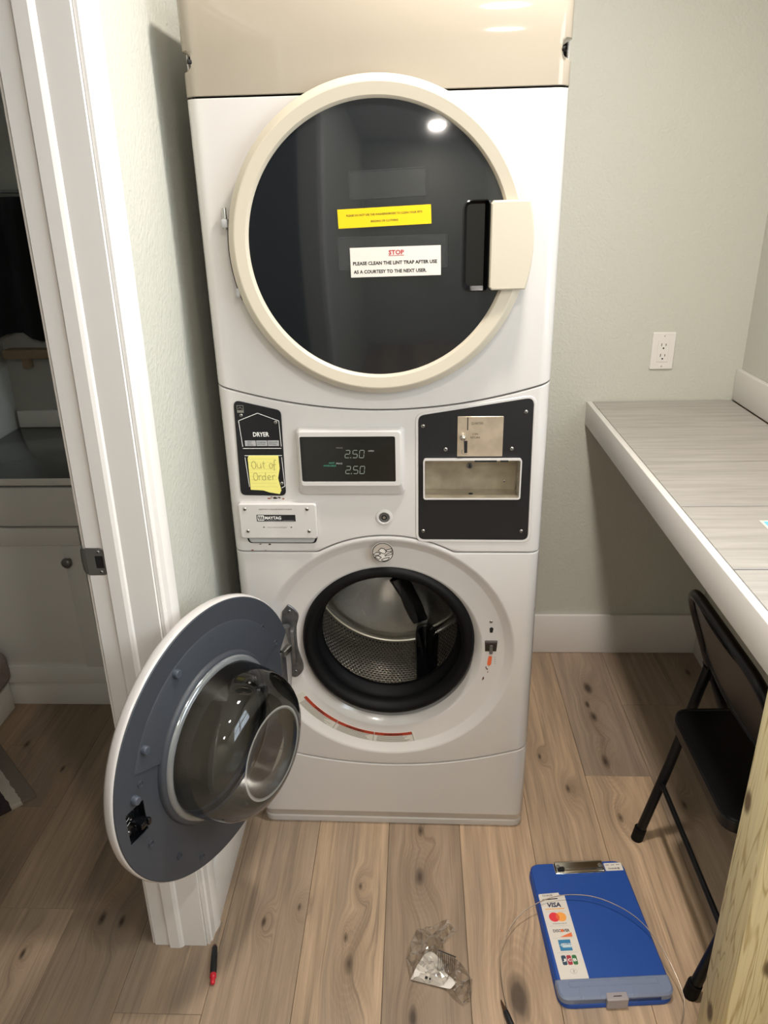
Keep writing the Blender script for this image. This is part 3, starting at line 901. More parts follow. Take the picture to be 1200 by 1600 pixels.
def tape_strip(t, X, x0, x1, z0, z1, w):
    plate('tape_strip', rrect(x0, x1, z0, z1), w, w + .0002, tape, t, X, 0)
    for a, b in (((x0, z0), (x1, z0)), ((x1, z0), (x1, z1)), ((x0, z1), (x1, z1)), ((x0, z0), (x0, z1))): bar(a, b, .0006, M['tape'], t, X, w, w + .0004, 'tape_edge')
def bar(p, q, t, m, parent, X, w0=.0022, w1=.0026, name='line'):
    p, q = Vector(p), Vector(q); d = (q - p).normalized(); n = Vector((-d.y, d.x)) * t / 2
    return plate(name, [tuple(p - n), tuple(q - n), tuple(q + n), tuple(p + n)], w0, w1, m, parent, X, 0)
tape_strip(ny, NX, -.060, .078, .032, .078, .0002); tape_strip(nw, WX, -.105, .095, -.012, .045, .0002)
# ---- control panel: left dryer plate
PX = FM(0.0)
dp = plate('dryer_plate', rpoly([(-.313, .945), (-.2135, .9435), (-.2105, 1.134), (-.3085, 1.1575)], [.012, .012, .012, .012]), -.001, .0022, M['black_panel'], mach, PX, .0006)
def bar(p, q, t, m, parent, X, w0=.0022, w1=.0026, name='line'):
    p, q = Vector(p), Vector(q); d = (q - p).normalized(); n = Vector((-d.y, d.x)) * t / 2
    return plate(name, [tuple(p - n), tuple(q - n), tuple(q + n), tuple(p + n)], w0, w1, m, parent, X, 0)
for a, b in (((-.298, 1.056), (-.3015, 1.113)), ((-.3015, 1.113), (-.2600, 1.129)), ((-.2600, 1.129), (-.2165, 1.112)), ((-.2165, 1.112), (-.2155, 1.056)), ((-.298, 1.052), (-.2155, 1.052)),
             ((-.296, 1.036), (-.2155, 1.036)), ((-.2955, 1.032), (-.292, .965)), ((-.2165, 1.032), (-.2145, .966)), ((-.2145, .966), (-.222, .962))):
    bar(a, b, .0011, M['ink_white'], dp, PX)
text('lettering', 'DRYER', -.2565, 1.083, .0098, M['ink_white'], dp, PX, .034, .025, .0026)
for k, (a, b, tx) in enumerate(((-.2925, -.2695, 'HEAVY\nDUTY\nDRYING'), (-.2680, -.2450, 'NORMAL\nDRYING'), (-.2435, -.2200, 'DELICATE\nDRYING'))):
    q = plate('label_plate', rrect(a, b, 1.0575, 1.0695), .0022, .0026, M['ink_grey'], dp, PX, 0)
    text('lettering', tx, (a + b) / 2, 1.0635, .0095 if k == 0 else .0075, M['ink_black'], dp, PX, .0125 if k == 0 else .019, 0, .003)
plate('pictogram', rrect(-.3025, -.2885, 1.130, 1.146), .0022, .0025, M['ink_dim'], dp, PX, 0, holes=[rrect(-.3015, -.2895, 1.1355, 1.1450)])
for a, b in (((-.300, 1.138), (-.296, 1.142)), ((-.296, 1.142), (-.2905, 1.1375))): bar(a, b, .001, M['ink_dim'], dp, PX)
for x, z in ((-.295, 1.1245), (-.2235, 1.109), (-.2205, .973)): screw(dp, x, z, .0036, PX, .0022)
# sticky note
nt_ = thing('sticky_note', 'yellow ruled note reading Out of Order stuck on the dryer plate', 'note', (0, 0, 0), MYAW, w=False)
ol = rpoly([(-.2895, .9585), (-.262, .957), (-.249, .9525), (-.2265, .9485), (-.2225, .957), (-.2275, .985), (-.2225, 1.007), (-.2232, 1.0365), (-.2895, 1.0365)], [.001, .001, .001, .001, .001, .001, .001, .001, .006], 2)
plate('paper', ol, .0034, .0042, M['note_yellow'], nt_, PX, .0001)
for z in (1.029, 1.0215, 1.0135, 1.006, .998, .990, .982, .974, .966): bar((-.2885, z), (-.2295, z), .0005, M['rule'], nt_, PX, .0042, .0044)
def scribble(strokes, x0, z0, s, m, parent, X, w, r=.00045):
    for st_ in strokes:
        bm = bmesh.new()
        p = spline([(x0 + a * s, z0 + b * s, 0) for a, b in st_], 4)
        tube_bm(bm, [X @ Vector((q.x, q.y, w)) for q in p], r, 5)
        bmobj('handwriting', bm, m, parent)
ring_ = lambda cx, cz, rx, rz: [(cx + rx * math.cos(PI / 2 + 2 * PI * i / 10), cz + rz * math.sin(PI / 2 + 2 * PI * i / 10)) for i in range(11)]
scribble([ring_(.5, .8, .42, .75), [(1.2, 1.1), (1.2, .4), (1.5, .15), (1.85, .4), (1.85, 1.1)], [(1.85, .5), (2.0, .1)], [(2.45, 1.5), (2.4, .4), (2.6, .1)], [(2.15, 1.05), (2.75, 1.1)],
          ring_(3.85, .6, .33, .5), [(4.95, 1.7), (4.6, 1.75), (4.5, 1.0), (4.45, -.4)], [(4.2, .8), (4.85, .9)]], -.2830, 1.0070, .0110, M['ink_pencil'], nt_, PX, .0044)
scribble([ring_(.5, .8, .42, .8), [(1.15, 1.0), (1.2, .1)], [(1.2, .7), (1.45, 1.05), (1.7, .95)], ring_(2.15, .5, .33, .45), [(2.5, 1.6), (2.48, .1)], [(2.85, .5), (3.45, .6), (3.2, 1.05), (2.9, .6), (3.1, .1), (3.5, .2)],
          [(3.85, 1.0), (3.88, .1)], [(3.88, .7), (4.1, 1.05), (4.4, .95)]], -.2815, .9805, .0110, M['ink_pencil'], nt_, PX, .0044)
# display bezel
bo = rrect(-.1835, .0465, .9475, 1.0985, .012); bi = rrect(-.1765, .0385, .9705, 1.0930, .008)
dis = rrect(-.1735, .0265, .9805, 1.0815, .004)
vs_, fs = [], []
for lp, w in ((bo, 0.0), (inset(bo, .002), .006), (bi, .015), (inset(bi, .002), .0165), (dis, .0165), (dis, .0125)): vs_ += [(a, b, w) for a, b in lp]
k = len(bo)
for a in range(5):
    for i in range(k): fs.append((a * k + i, a * k + (i + 1) % k, (a + 1) * k + (i + 1) % k, (a + 1) * k + i))
bz = mesh('display_bezel', vs_, fs, M['enamel'], mach, PX, ang=25)
dg = plate('display_glass', inset(dis, -.0005), .008, .0130, M['display'], bz, PX, 0)
SEG = {'a': ((0, 1), (1, 1)), 'b': ((1, 1), (1, .5)), 'c': ((1, .5), (1, 0)), 'd': ((0, 0), (1, 0)), 'e': ((0, .5), (0, 0)), 'f': ((0, 1), (0, .5)), 'g': ((0, .5), (1, .5))}
DIG = {'2': 'abged', '5': 'afgcd', '0': 'abcdef'}
for z0 in (1.0340, 0.9985):
    x0 = -.0800
    for ch in '2.50':
        if ch == '.':
            plate('decimal_point', rrect(x0 - .0045, x0 - .0030, z0 - .0006, z0 + .001), .0130, .0134, M['led'], bz, PX, 0); continue
        for s in DIG[ch]:
            (a, b), (c, d) = SEG[s]; ww, hh = .0095, .0165
            f = lambda p, q: (x0 + p * ww + q * hh * .12, z0 + q * hh)
            A, B = Vector(f(a, b)), Vector(f(c, d)); dr = (B - A).normalized() * .0008
            bar(tuple(A + dr), tuple(B - dr), .0009, M['led'], bz, PX, .0130, .0134, 'digit_segment')
        x0 += .0160 if ch == '2' else .0140
text('lettering', 'PRICE', -.0905, 1.0560, .0028, M['ink_dim'], bz, PX, .0130, .01, .0134)
text('lettering', 'OPEN', -.0245, 1.0490, .0034, M['ink_grey'], bz, PX, .0115, .01, .0134)
text('lettering', 'PRICE', -.0925, 1.0215, .0034, M['ink_grey'], bz, PX, .0130, .01, .0134)
text('lettering', 'NOT', -.1080, 1.0225, .0038, M['led_green'], bz, PX, .0120, .01, .0134)
text('lettering', 'AVAILABLE', -.1130, 1.0165, .0036, M['led_green'], bz, PX, .0270, .01, .0134)
# key lock
lk = lathe('key_lock', [(.019, .0), (.0175, .0022), (.0135, .0030), (.0125, .0022), (.0118, .002)], M['enamel'], mach, FM(0, -.001, .892), 40)
lathe('lock_cylinder', [(0, .0015), (.0095, .0015), (.0115, .0022), (.012, .001)], M['grey_metal'], lk, FM(0, -.001, .892), 32)
lathe('key_ring_slot', [(.0035, .0019), (.0035, .0023), (.0058, .0023), (.0058, .0019)], M['dark'], lk, FM(0, -.001, .892), 24)
lathe('lock_pin', [(0, .0026), (.003, .0026), (.0034, .0018)], M['screw'], lk, FM(0, -.001, .892), 16)
# coin plate
co = rpoly([(.0735, .8395), (.3125, .8385), (.3090, 1.157), (.0745, 1.1205)], [.014, .014, .014, .014])
rim = inset(co, -.006)
plate('coin_plate_rim', rim, -.001, .0016, M['enamel'], mach, PX, .001, holes=[inset(co, -.001)], ang=40)
cp = plate('coin_plate', co, -.0045, .0012, M['black_panel'], mach, PX, .0006, holes=[coin_box])
for x, z in ((.0840, 1.0990), (.2945, 1.1275), (.1315, 1.0480), (.2690, 1.0490), (.0840, .8600), (.2975, .8600)): screw(cp, x, z, .0042, PX, .0012)
cs = plate('coin_slot_plate', rrect(.1555, .2495, 1.0325, 1.1190, .0012, 2), .0012, .0032, M['brushed'], mach, PX, .0005)
plate('coin_slot', rrect(.1752, .1772, 1.0900, 1.1170), .0030, .0035, M['dark'], cs, PX, 0)
plate('return_slot', rpoly([(.1700, 1.0400), (.1765, 1.0405), (.1765, 1.0670), (.1690, 1.0670)], .0008, 2), .0030, .0035, M['dark'], cs, PX, 0)
lathe('return_knob', [(0, .014), (.0045, .013), (.0062, .010), (.0060, .0065), (.0035, .005), (.003, 0)], M['chrome'], cs, FM(-.003, .1665, 1.0760), 20, ang=60)
bar((.1655, 1.0385), (.1655, 1.0480), .0012, M['ink_dim'], cs, PX, .0032, .0036)
bar((.1655, 1.0385), (.1760, 1.0375), .0010, M['ink_dim'], cs, PX, .0032, .0036)
text('lettering', 'QUARTERS', .1960, 1.1040, .0062, M['ink_black'], cs, PX, .0245, 0, .0035)
text('lettering', 'COIN', .1920, 1.0815, .0046, M['ink_black'], cs, PX, .0120, 0, .0035)
text('lettering', 'RETURN', .1925, 1.0740, .0046, M['ink_black'], cs, PX, .0190, 0, .0035)
# coin tray: an open sheet-metal box
to_ = rrect(.0845, .2905, .9375, 1.0285, .005, 3); ti = rrect(.0875, .2875, .9405, 1.0255, .003, 3)
vs_, fs = [], []
for lp, w in ((to_, -.0), (to_, .010), (ti, .010), (ti, -.044)): vs_ += [(a, b, w) for a, b in lp]
k = len(to_)
for a in range(3):
    for i in range(k): fs.append((a * k + i, a * k + (i + 1) % k, (a + 1) * k + (i + 1) % k, (a + 1) * k + i))
tray = mesh('coin_tray_frame', vs_, fs, M['enamel'], mach, PX, ang=30)
plate('tray_back', ti, -.046, -.0435, M['tray_metal'], tray, PX, 0)
box('tray_floor', (.0885, .2865), (-.008, .0432), (.9408, .9416), M['tray_metal'], tray)
lathe('tray_lock', [(.0065, .001), (.0065, .003), (.0045, .003), (.004, .001), (0, .001)], M['grey_metal'], tray, FM(.0433, .1850, .9960), 20)
plate('keyhole', rrect(.1838, .1862, .9915, 1.0005, .001, 2), 0.0, .0042, M['dark'], tray, FM(.0433), 0)
lathe('rivet', [(0, .002), (.0055, .0015), (.006, 0)], M['screw'], tray, FM(.0433, .1810, 1.0120), 16)
screw(tray, .2610, .9600, .003, FM(.0433), 0)
plate('tray_hole', circ(0, 0, .005, 14), 0, .0003, M['dark'], tray, frame((.187, .015, .9417), (1, 0, 0), (0, 1, 0)), 0)
plate('frame_notch', rrect(.192, .238, 1.0225, 1.0262), .0101, .0104, M['dark'], tray, PX, 0)
plate('frame_notch', rrect(.2455, .262, 1.0225, 1.0262), .0101, .0104, M['dark'], tray, PX, 0)
# detergent drawer front
do = rrect(-.3200, -.1475, .8450, .9295, .007)
dr = plate('dispenser_drawer', do, -.001, .0125, M['enamel'], mach, PX, .003, ang=25)
text('lettering', 'HEAVY DUTY HIGH EFFICIENCY WASHER', -.2375, .9160, .0030, M['ink_dim'], dr, PX, .074, .012, .0129)
bl = plate('brand_plate', rrect(-.2800, -.1945, .8875, .9030), .0125, .0130, M['ink_black'], dr, PX, 0)
plate('brand_emblem', rrect(-.2780, -.2640, .8895, .9015, .001, 2), .0130, .0133, M['ink_white'], dr, PX, 0)
for x in (-.2755, -.2715, -.2675):
    plate('emblem_stroke', [(x - .0015, .9000), (x + .0009, .9000), (x + .0024, .8912), (x + .0000, .8912)], .0133, .0136, M['ink_black'], dr, PX, 0)
text('lettering', 'MAYTAG', -.2440, .8960, .0074, M['ink_white'], dr, PX, .0360, .03, .0134)
text('lettering', 'COMMERCIAL LAUNDRY', -.2290, .8895, .0018, M['ink_grey'], dr, PX, .0640, 0, .0134)
text('lettering', 'PULL FOR DISPENSER', -.2360, .8730, .0026, M['ink_dim'], dr, PX, .0430, 0, .0129)
for x in (-.2660, -.2050): plate('arrow_mark', [(x - .0022, .8743), (x + .0022, .8743), (x, .8715)], .0125, .0129, M['ink_black'], dr, PX, 0)
for x, z in ((-.3050, .9165), (-.1680, .9165), (-.3025, .8640), (-.1665, .8640)): screw(dr, x, z, .0042, PX, .0125)
pc = plate('drawer_pull_cavity', rpoly([(-.3100, .8450), (-.3060, .8290), (-.1550, .8290), (-.1500, .8450)], [.002, .010, .010, .002]), -.001, .0006, M['dark'], mach, PX, 0)
plate('pull_lip', rpoly([(-.3050, .8450), (-.3020, .8315), (-.1590, .8315), (-.1550, .8450)], [.002, .008, .008, .002]), .0004, .0050, M['grey_soft'], mach, PX, .002)
# rust spots at the seam above the drawer
for (x, z, r, mm) in ((-.2390, .9375, .0065, 'rust_dark'), (-.2510, .9365, .0045, 'rust'), (-.2290, .9385, .0040, 'rust_dark'), (-.2200, .9360, .0035, 'rust'), (-.2455, .9400, .0030, 'rust'), (-.2600, .8255, .004, 'rust_dark'), (-.2800, .8262, .003, 'rust_dark'), (-.3, .8115, .003, 'rust'), (-.27, .811, .002, 'rust')):
    pts_ = [(x + r * random.uniform(.5, 1.25) * math.cos(2 * PI * i / 9), z + r * .42 * random.uniform(.4, 1.3) * math.sin(2 * PI * i / 9)) for i in range(9)]
    plate('rust_chip', pts_, .0, .0004, M[mm], mach, PX, 0)
# round emblem sticker
EM = FM(0, -.006, .8065)
em = plate('round_emblem_sticker', circ(0, 0, .0245, 48), -.0, .0006, M['paper'], mach, EM, 0)
plate('emblem_ring', circ(0, 0, .0238, 48), .0006, .0009, M['ink_black'], em, EM, 0, holes=[circ(0, 0, .0220, 48)])
plate('emblem_field', [(.0224 * math.cos(a), .0224 * math.sin(a)) for a in [PI * i / 20 for i in range(21)]] + [(-.012, .002), (-.004, .010), (.003, .007), (.010, .004)], .0006, .0008, mat('stipple_grey', '#a79d92', .6), em, EM, 0)
for poly in ([(-.010, .004), (-.004, .011), (.003, .010), (.008, .003), (.004, -.003), (-.001, -.001), (-.006, .001)], [(.007, .006), (.020, .010), (.021, .005), (.010, .002)], [(.002, -.009), (.010, -.003), (.020, .002), (.021, -.004), (.012, -.006)],
             [(-.021, -.003), (-.012, .001), (-.004, -.003), (-.010, -.006), (-.019, -.006)], [(-.019, -.010), (-.010, -.008), (-.003, -.012), (-.010, -.017)], [(-.004, -.018), (.004, -.014), (.016, -.011), (.010, -.019), (.001, -.021)]):
    plate('emblem_shape', rpoly(poly, .0012, 2), .0009, .0011, M['paper'], em, EM, 0)
    bm = bmesh.new(); pp = rpoly(poly, .0012, 3); tube_bm(bm, [EM @ Vector((a, b, .0011)) for a, b in pp], .00085, 5, closed=True); bmobj('emblem_outline', bm, M['ink_black'], em)
# ---- washer front: recessed dish, gasket, drum
WX_ = FM(0.0, 0, RING_C)
lathe('door_recess', [(HOLE_R + .004, -.0002), (HOLE_R, -.0003), (.2955, -.001), (.2925, -.003), (.277, -.0128), (.273, -.0145), (.226, -.0145), (.2215, -.0160), (.2095, -.0270), (.205, -.031), (.203, -.042)], M['enamel'], mach, WX_, 140, ang=25)
GZ = .5595
GX = FM(0.0, 0, GZ)
lathe('door_gasket', [(.206, -.034), (.2045, -.022), (.201, -.012), (.196, -.007), (.190, -.005), (.183, -.008), (.177, -.014), (.1735, -.024), (.1745, -.034), (.183, -.046), (.184, -.058), (.176, -.068), (.168, -.074), (.165, -.080), (.167, -.088)], M['rubber'], mach, GX, 120, ang=60)
DRX = FM(0.0, 0, .555)
lathe('drum_lip', [(.169, -.078), (.166, -.082), (.166, -.088), (.172, -.092), (.2, -.096), (.25, -.104)], M['drum_back'], mach, DRX, 100, ang=50)
dm = lathe('drum', [(.25, -.104), (.252, -.13), (.252, -.40), (.246, -.412)], M['drum'], mach, DRX, 140, ang=40)
lathe('drum_back', [(.246, -.412), (.242, -.414), (.238, -.408), (.232, -.408), (.228, -.416), (.222, -.418), (.214, -.410), (.205, -.412), (.10, -.424), (.06, -.41), (0, -.405)], M['drum_back'], dm, DRX, 120, ang=40)
for i in range(3):
    a = math.radians(-68 + 120 * i)
    # lifting vane: ridge running front to back, tapering
    ca, sa = math.cos(a), math.sin(a)
    vs_, fs = [], []
    for d, hgt, wd in ((.125, .010, .020), (.14, .042, .026), (.25, .050, .030), (.37, .056, .034), (.408, .050, .036)):
        for (q, hh) in ((-1, 0), (-.8, .55), (-.45, .95), (0, 1), (.45, .95), (.8, .55), (1, 0)):
            r = .2515 - hh * hgt; t = q * wd
            vs_.append((r * ca - t * sa, r * sa + t * ca, -d))
    for j in range(4):
        for i2 in range(6): fs.append((j * 7 + i2, j * 7 + i2 + 1, (j + 1) * 7 + i2 + 1, (j + 1) * 7 + i2))
    fs.append(tuple(range(7)))
    mesh('lifter_vane', vs_, fs, M['black_gloss'], dm, DRX, ang=50)
    # embossed dark spoke on the back plate
    vs_, fs = [], []
    for r, wd, hh in ((.03, .030, .012), (.10, .024, .012), (.17, .030, .010), (.212, .040, .004)):
        for (q, k_) in ((-1, 0), (-.6, 1), (.6, 1), (1, 0)):
            t = q * wd; vs_.append((r * ca - t * sa, r * sa + t * ca, -.420 + hh * k_ + (.012 if r < .06 else 0)))
    for j in range(3):
        for i2 in range(3): fs.append((j * 4 + i2, j * 4 + i2 + 1, (j + 1) * 4 + i2 + 1, (j + 1) * 4 + i2))
    mesh('back_spoke', vs_, fs, M['black_gloss'], dm, DRX, ang=50)
# warning label on the dish
def sector(r0_, r1_, a0, a1, n=14):
    A = [math.radians(a0 + (a1 - a0) * i / n) for i in range(n + 1)]
    return [(r0_ * math.cos(a), r0_ * math.sin(a)) for a in A] + [(r1_ * math.cos(a), r1_ * math.sin(a)) for a in A[::-1]]
LX = FM(.0145, 0, RING_C)
wl = plate('warning_label', sector(.2455, .2750, -150, -76.5, 24), -.0002, .0005, M['warn_white'], mach, LX, 0)
for (a0, a1, wd) in ((-146.5, -122, 'WARNING'), (-121.5, -99.5, 'AVERTISSEMENT'), (-99, -77.5, 'ADVERTENCIA')):
    plate('red_band', sector(.2458, .2545, a0, a1, 8), .0005, .0008, M['warn_orange'], wl, LX, 0)
    am = math.radians((a0 + a1) / 2)
    text('lettering', wd, .2502 * math.cos(am), .2502 * math.sin(am), .0052, M['ink_black'], wl, LX, min(.05, .0043 * len(wd)), .02, .0011, rot=am + PI / 2)
    for i in range(6):
        rr = .2565 + i * .0030
        e = a0 + (a1 - a0) * random.uniform(.72, .97)
        plate('print_line', sector(rr, rr + .0009, a0 + 1.5, e, 6), .0005, .0007, M['ink_dim'], wl, LX, 0)
    plate('divider', sector(.2460, .2745, a1, a1 + .25, 1), .0005, .0008, M['ink_dim'], wl, LX, 0)
# latch striker, screws, marks
LF = FM(.0145)
screw(mach, .2415, .6215, .0040, LF, 0)
plate('plunger_hole', rpoly([(.2395, .5915), (.2460, .5915), (.2478, .6035), (.2430, .6065), (.2385, .6035)], .002, 3), 0, .0006, M['dark'], mach, LF, 0)
lk2 = plate('latch_socket', rpoly([(.2300, .5405), (.2560, .5405), (.2585, .5695), (.2285, .5695)], .001, 2), 0, .0012, M['black_gloss'], mach, LF, 0)
plate('latch_lip', rrect(.2295, .2575, .5610, .5690), .0012, .0040, mat('dark_brown_plastic', '#33282a', .4), lk2, LF, .001)
plate('latch_tongue', rrect(.2400, .2480, .5330, .5580, .002, 2), .0012, .003, M['grey_metal'], lk2, LF, .001)
plate('orange_sticker', rpoly([(.2355, .5030), (.2415, .4985), (.2455, .5045), (.2470, .5265), (.2385, .5265)], .002, 2), 0, .0006, M['orange'], mach, LF, 0)
for poly in ([(.2320, .4950), (.2340, .4985), (.2350, .4920), (.2385, .4905), (.2375, .4875), (.2340, .4900)], [(.2365, .4800), (.2385, .4855), (.2390, .4800)], [(.2245, .4560), (.2275, .4690), (.2300, .4640), (.2285, .4600), (.2265, .4590)]):
    plate('scrawl_mark', poly, 0, .0005, M['maroon'], mach, LF, 0)
for i in range(4): bar((.2505 + .001 * i, .5240 - .006 * i), (.2560, .5238 - .006 * i), .0007, M['ink_dim'], mach, LF, 0, .0004, 'print_line')
# hinge plate on the cabinet
hp = spline([(-.232, .664, 0), (-.216, .650, 0), (-.209, .632, 0), (-.2165, .60, 0), (-.2165, .545, 0), (-.207, .500, 0), (-.209, .480, 0), (-.226, .462, 0), (-.243, .470, 0), (-.250, .5, 0), (-.246, .55, 0), (-.250, .61, 0), (-.247, .645, 0)], 5)
hg = plate('hinge_plate', [(v.x, v.y) for v in hp], 0, .0045, M['grey_metal'], mach, LF, .001)
for x, z in ((-.230, .647), (-.226, .479), (-.237, .607), (-.229, .505)): screw(hg, x, z, .0042, LF, .0045, M['grey_metal'])
tube('hinge_barrel', [(-.2370, -.012, .50), (-.2370, -.012, .62)], .0105, M['grey_metal'], hg, 14)
box('hinge_arm', (-.246, -.219), (-.012, .012), (.515, .605), M['grey_metal'], hg, .003)

# ---- the open washer door
DA = 1.166 - MYAW
cC = Vector((-.334, -.303, .548)); c_, s_ = math.cos(-MYAW), math.sin(-MYAW)
door = lathe('washer_door', [(.2815, .0), (.2835, -.0015), (.285, -.005), (.2855, -.014), (.284, -.019), (.278, -.0225), (.262, -.0265), (.20, -.031), (.12, -.034), (0, -.035)], M['enamel'], mach, FM(0), 140, ang=50)
door.location = (cC.x * c_ - cC.y * s_, cC.x * s_ + cC.y * c_, cC.z)
door.rotation_euler = (0, 0, DA)
OX_ = FM(0)
latch_hole = rrect(-.257, -.213, -.050, .018, .001, 1)
gf_out = [p for p in circ(0, 0, .2815, 140)]
# notch at the hinge side
gf = []
for p in gf_out:
    if p[0] > .262 and abs(p[1]) < .075: continue
    gf.append(p)
# reorder so the notch sits between the two ends
ang_of = lambda p: math.atan2(p[1], p[0]) % (2 * PI)
gf.sort(key=ang_of)
gf = gf + [(.245, -.075), (.238, -.065), (.238, .052), (.246, .062)]
gff = plate('grey_inner_frame', gf, -.012, .0022, M['slate'], door, OX_, .0015, holes=[latch_hole, circ(0, 0, .150, 90)], ang=40)
lathe('raised_land', [(.236, .0021), (.232, .0040), (.180, .0055), (.176, .0062), (.150, .0062)], M['slate'], door, OX_, 120, a0=math.radians(20), a1=math.radians(160), ang=40)
def clampring():
    lathe('clamp_ring', [(.1755, .0022), (.1745, .008), (.1715, .0125), (.1660, .0145), (.1585, .0140), (.1545, .011)], M['slate'], door, OX_, 120, ang=50)
clampring()
lathe('bowl_collar', [(.1660, .0145), (.1640, .0190), (.1590, .0215), (.1555, .0215)], mat('clear_collar', '#8b8f92', .12, .5), door, OX_, 120, ang=50)
bowl = lathe('glass_bowl', [(.1580, .006), (.1560, .022), (.1548, .040), (.1530, .060), (.1500, .078), (.1445, .095), (.1360, .110), (.1240, .122), (.1090, .1305), (.0960, .1345), (.0880, .1350), (.0820, .1325), (.05, .1330), (0, .1335)], M['bowl'], door, OX_, 140, ang=80)
lathe('bowl_rim', [(.0930, .1346), (.0900, .1352), (.0865, .1345)], mat('frosted_rim', '#c9c8c2', .2, alpha=.45), door, OX_, 120, ang=80)  # pale translucent ring paints the light reflected along the bowl's end edge
lathe('bowl_backing', [(.1560, -.004), (.13, -.012), (0, -.016)], mat('grey_brown_backing', '#3f3d38', .3), door, OX_, 90, ang=60)
for k, (t, z) in enumerate([(.014, .216), (-.091, .207), (-.150, .146), (-.193, .114), (-.213, .053), (-.233, .035), (-.214, -.085), (-.153, -.177), (-.094, -.236), (.179, .149), (.223, .086), (.03, -.225), (.15, -.19)]):
    if k in (1, 3, 5):
        lathe('round_peg', [(0, .0135), (.0068, .0130), (.0082, .011), (.0085, .0020)], M['slate_light'], door, FM(0, t, z), 18)
    else:
        lathe('screw_boss', [(.0068, .0022), (.0066, .0046), (.0052, .0046), (.0048, .0024), (0, .0024)], M['slate'], door, FM(0, t, z), 16)
lh = box('latch_pocket', (-.257, -.213), (.0125, .0135), (-.050, .018), M['black_gloss'], door)
bm = bmesh.new()
add_box(bm, (-.2575, -.2565), (-.0005, .013), (-.050, .018)); add_box(bm, (-.2135, -.2125), (-.0005, .013), (-.050, .018))
add_box(bm, (-.257, -.213), (-.0005, .013), (.0175, .0185)); add_box(bm, (-.257, -.213), (-.0005, .013), (-.0505, -.0495))
bmobj('pocket_walls', bm, M['black_gloss'], door)
box('latch_hook', (-.236, -.214), (-.012, .013), (-.030, -.019), M['black_gloss'], door, .002)
box('hook_tip', (-.222, -.214), (-.016, -.008), (-.030, -.016), M['black_gloss'], door, .002)
for z in (.004, -.038): screw(door, -.245, z, .0058, FM(.0125), 0.0)
for a in (-.012, -.022): bar((-.249, a), (-.238, a + .004), .0012, M['ink_grey'], door, FM(.0125), 0, .0006, 'stamped_line')
box('hinge_leaf', (.232, .262), (-.001, .006), (-.050, .045), M['grey_metal'], door, .002)
box('hinge_strap', (.244, .275), (-.010, .004), (.035, .050), M['screw'], door, .002)

# ------------------------------------------------------------------ folding chair
ch = thing('folding_chair', 'black metal folding chair tucked under the counter', 'chair', (.79, -.235, 0))
yf, yn = -.030, -.440
pts_ = [(.945, yf, .012), (.738, yf, .54), (.664, yf, .745), (.664, yn, .745), (.738, yn, .54), (.945, yn, .012)]
pp = fillet(pts_[:2] + [(.664, yf, .745), (.664, yn, .745)] + pts_[4:], .085, 8)
tube('back_frame_tube', pp, .0125, M['chair'], ch, 14)
for y in (yf, yn):
    tube('rear_leg', [(.633, y, .006), (.684, y, .24), (.738, y, .528)], .0120, M['chair'], ch, 14)
    tube('rubber_foot', [(.632, y, .0), (.638, y, .036)], .0152, M['rubber'], ch, 14)
    tube('rubber_foot', [(.949, y, .0), (.935, y, .036)], .0152, M['rubber'], ch, 14)
    tube('pivot_bolt', [(.738, y - .018, .528), (.738, y + .018, .528)], .008, M['chair'], ch, 10)
tube('stretcher', [(.672, yf, .186), (.672, yn, .186)], .0065, M['chair'], ch, 10)
tube('stretcher', [(.880, yf, .185), (.880, yn, .185)], .0065, M['chair'], ch, 10)
so = rpoly([(.648, -.415), (1.0, -.405), (1.0, -.065), (.648, -.075)], [.045, .05, .05, .045], 7)
ST = Matrix.Translation((0, 0, .442))
plate('seat', so, -.028, 0, M['chair'], ch, ST, .005, ang=25)
bm = bmesh.new(); tube_bm(bm, [(a, b, .4415) for a, b in inset(so, .004)], .004, 6, closed=True); bmobj('seat_edge_bead', bm, M['chair'], ch)
# backrest: bowed sheet between the tubes, with rounded lower corners
vs_, fs = [], []; nu, nv = 22, 10
for i in range(nu + 1):
    t = i / nu; y = yf + .004 + (yn - yf - .008) * t
    edge = min(t, 1 - t)
    lowz = .560 + (.035 * max(0, 1 - edge / .12) ** 2)
    for j in range(nv + 1):
        hiz = .742 - .085 * max(0, 1 - edge / .2) ** 2
        z = lowz + (hiz - lowz) * j / nv
        x = .738 - (z - .54) * .361 - .022 * math.sin(PI * t) * .8
        vs_.append((x, y, z))
N1 = len(vs_)
vs_ += [(x + .004, y, z) for x, y, z in vs_]
for i in range(nu):
    for j in range(nv):
        q = i * (nv + 1) + j
        fs.append((q, q + 1, q + nv + 2, q + nv + 1)); fs.append((N1 + q, N1 + q + nv + 1, N1 + q + nv + 2, N1 + q + 1))
bd = [i * (nv + 1) for i in range(nu + 1)] + [nu * (nv + 1) + j for j in range(1, nv + 1)] + [i * (nv + 1) + nv for i in range(nu - 1, -1, -1)] + [j for j in range(nv - 1, 0, -1)]
for a, b in zip(bd, bd[1:] + bd[:1]): fs.append((a, b, N1 + b, N1 + a))
mesh('backrest', vs_, fs, M['chair_back'], ch, ang=50)
low = [Vector(vs_[i * (nv + 1)]) for i in range(nu + 1)]
tube('backrest_bead', low, .0055, M['chair'], ch, 8)

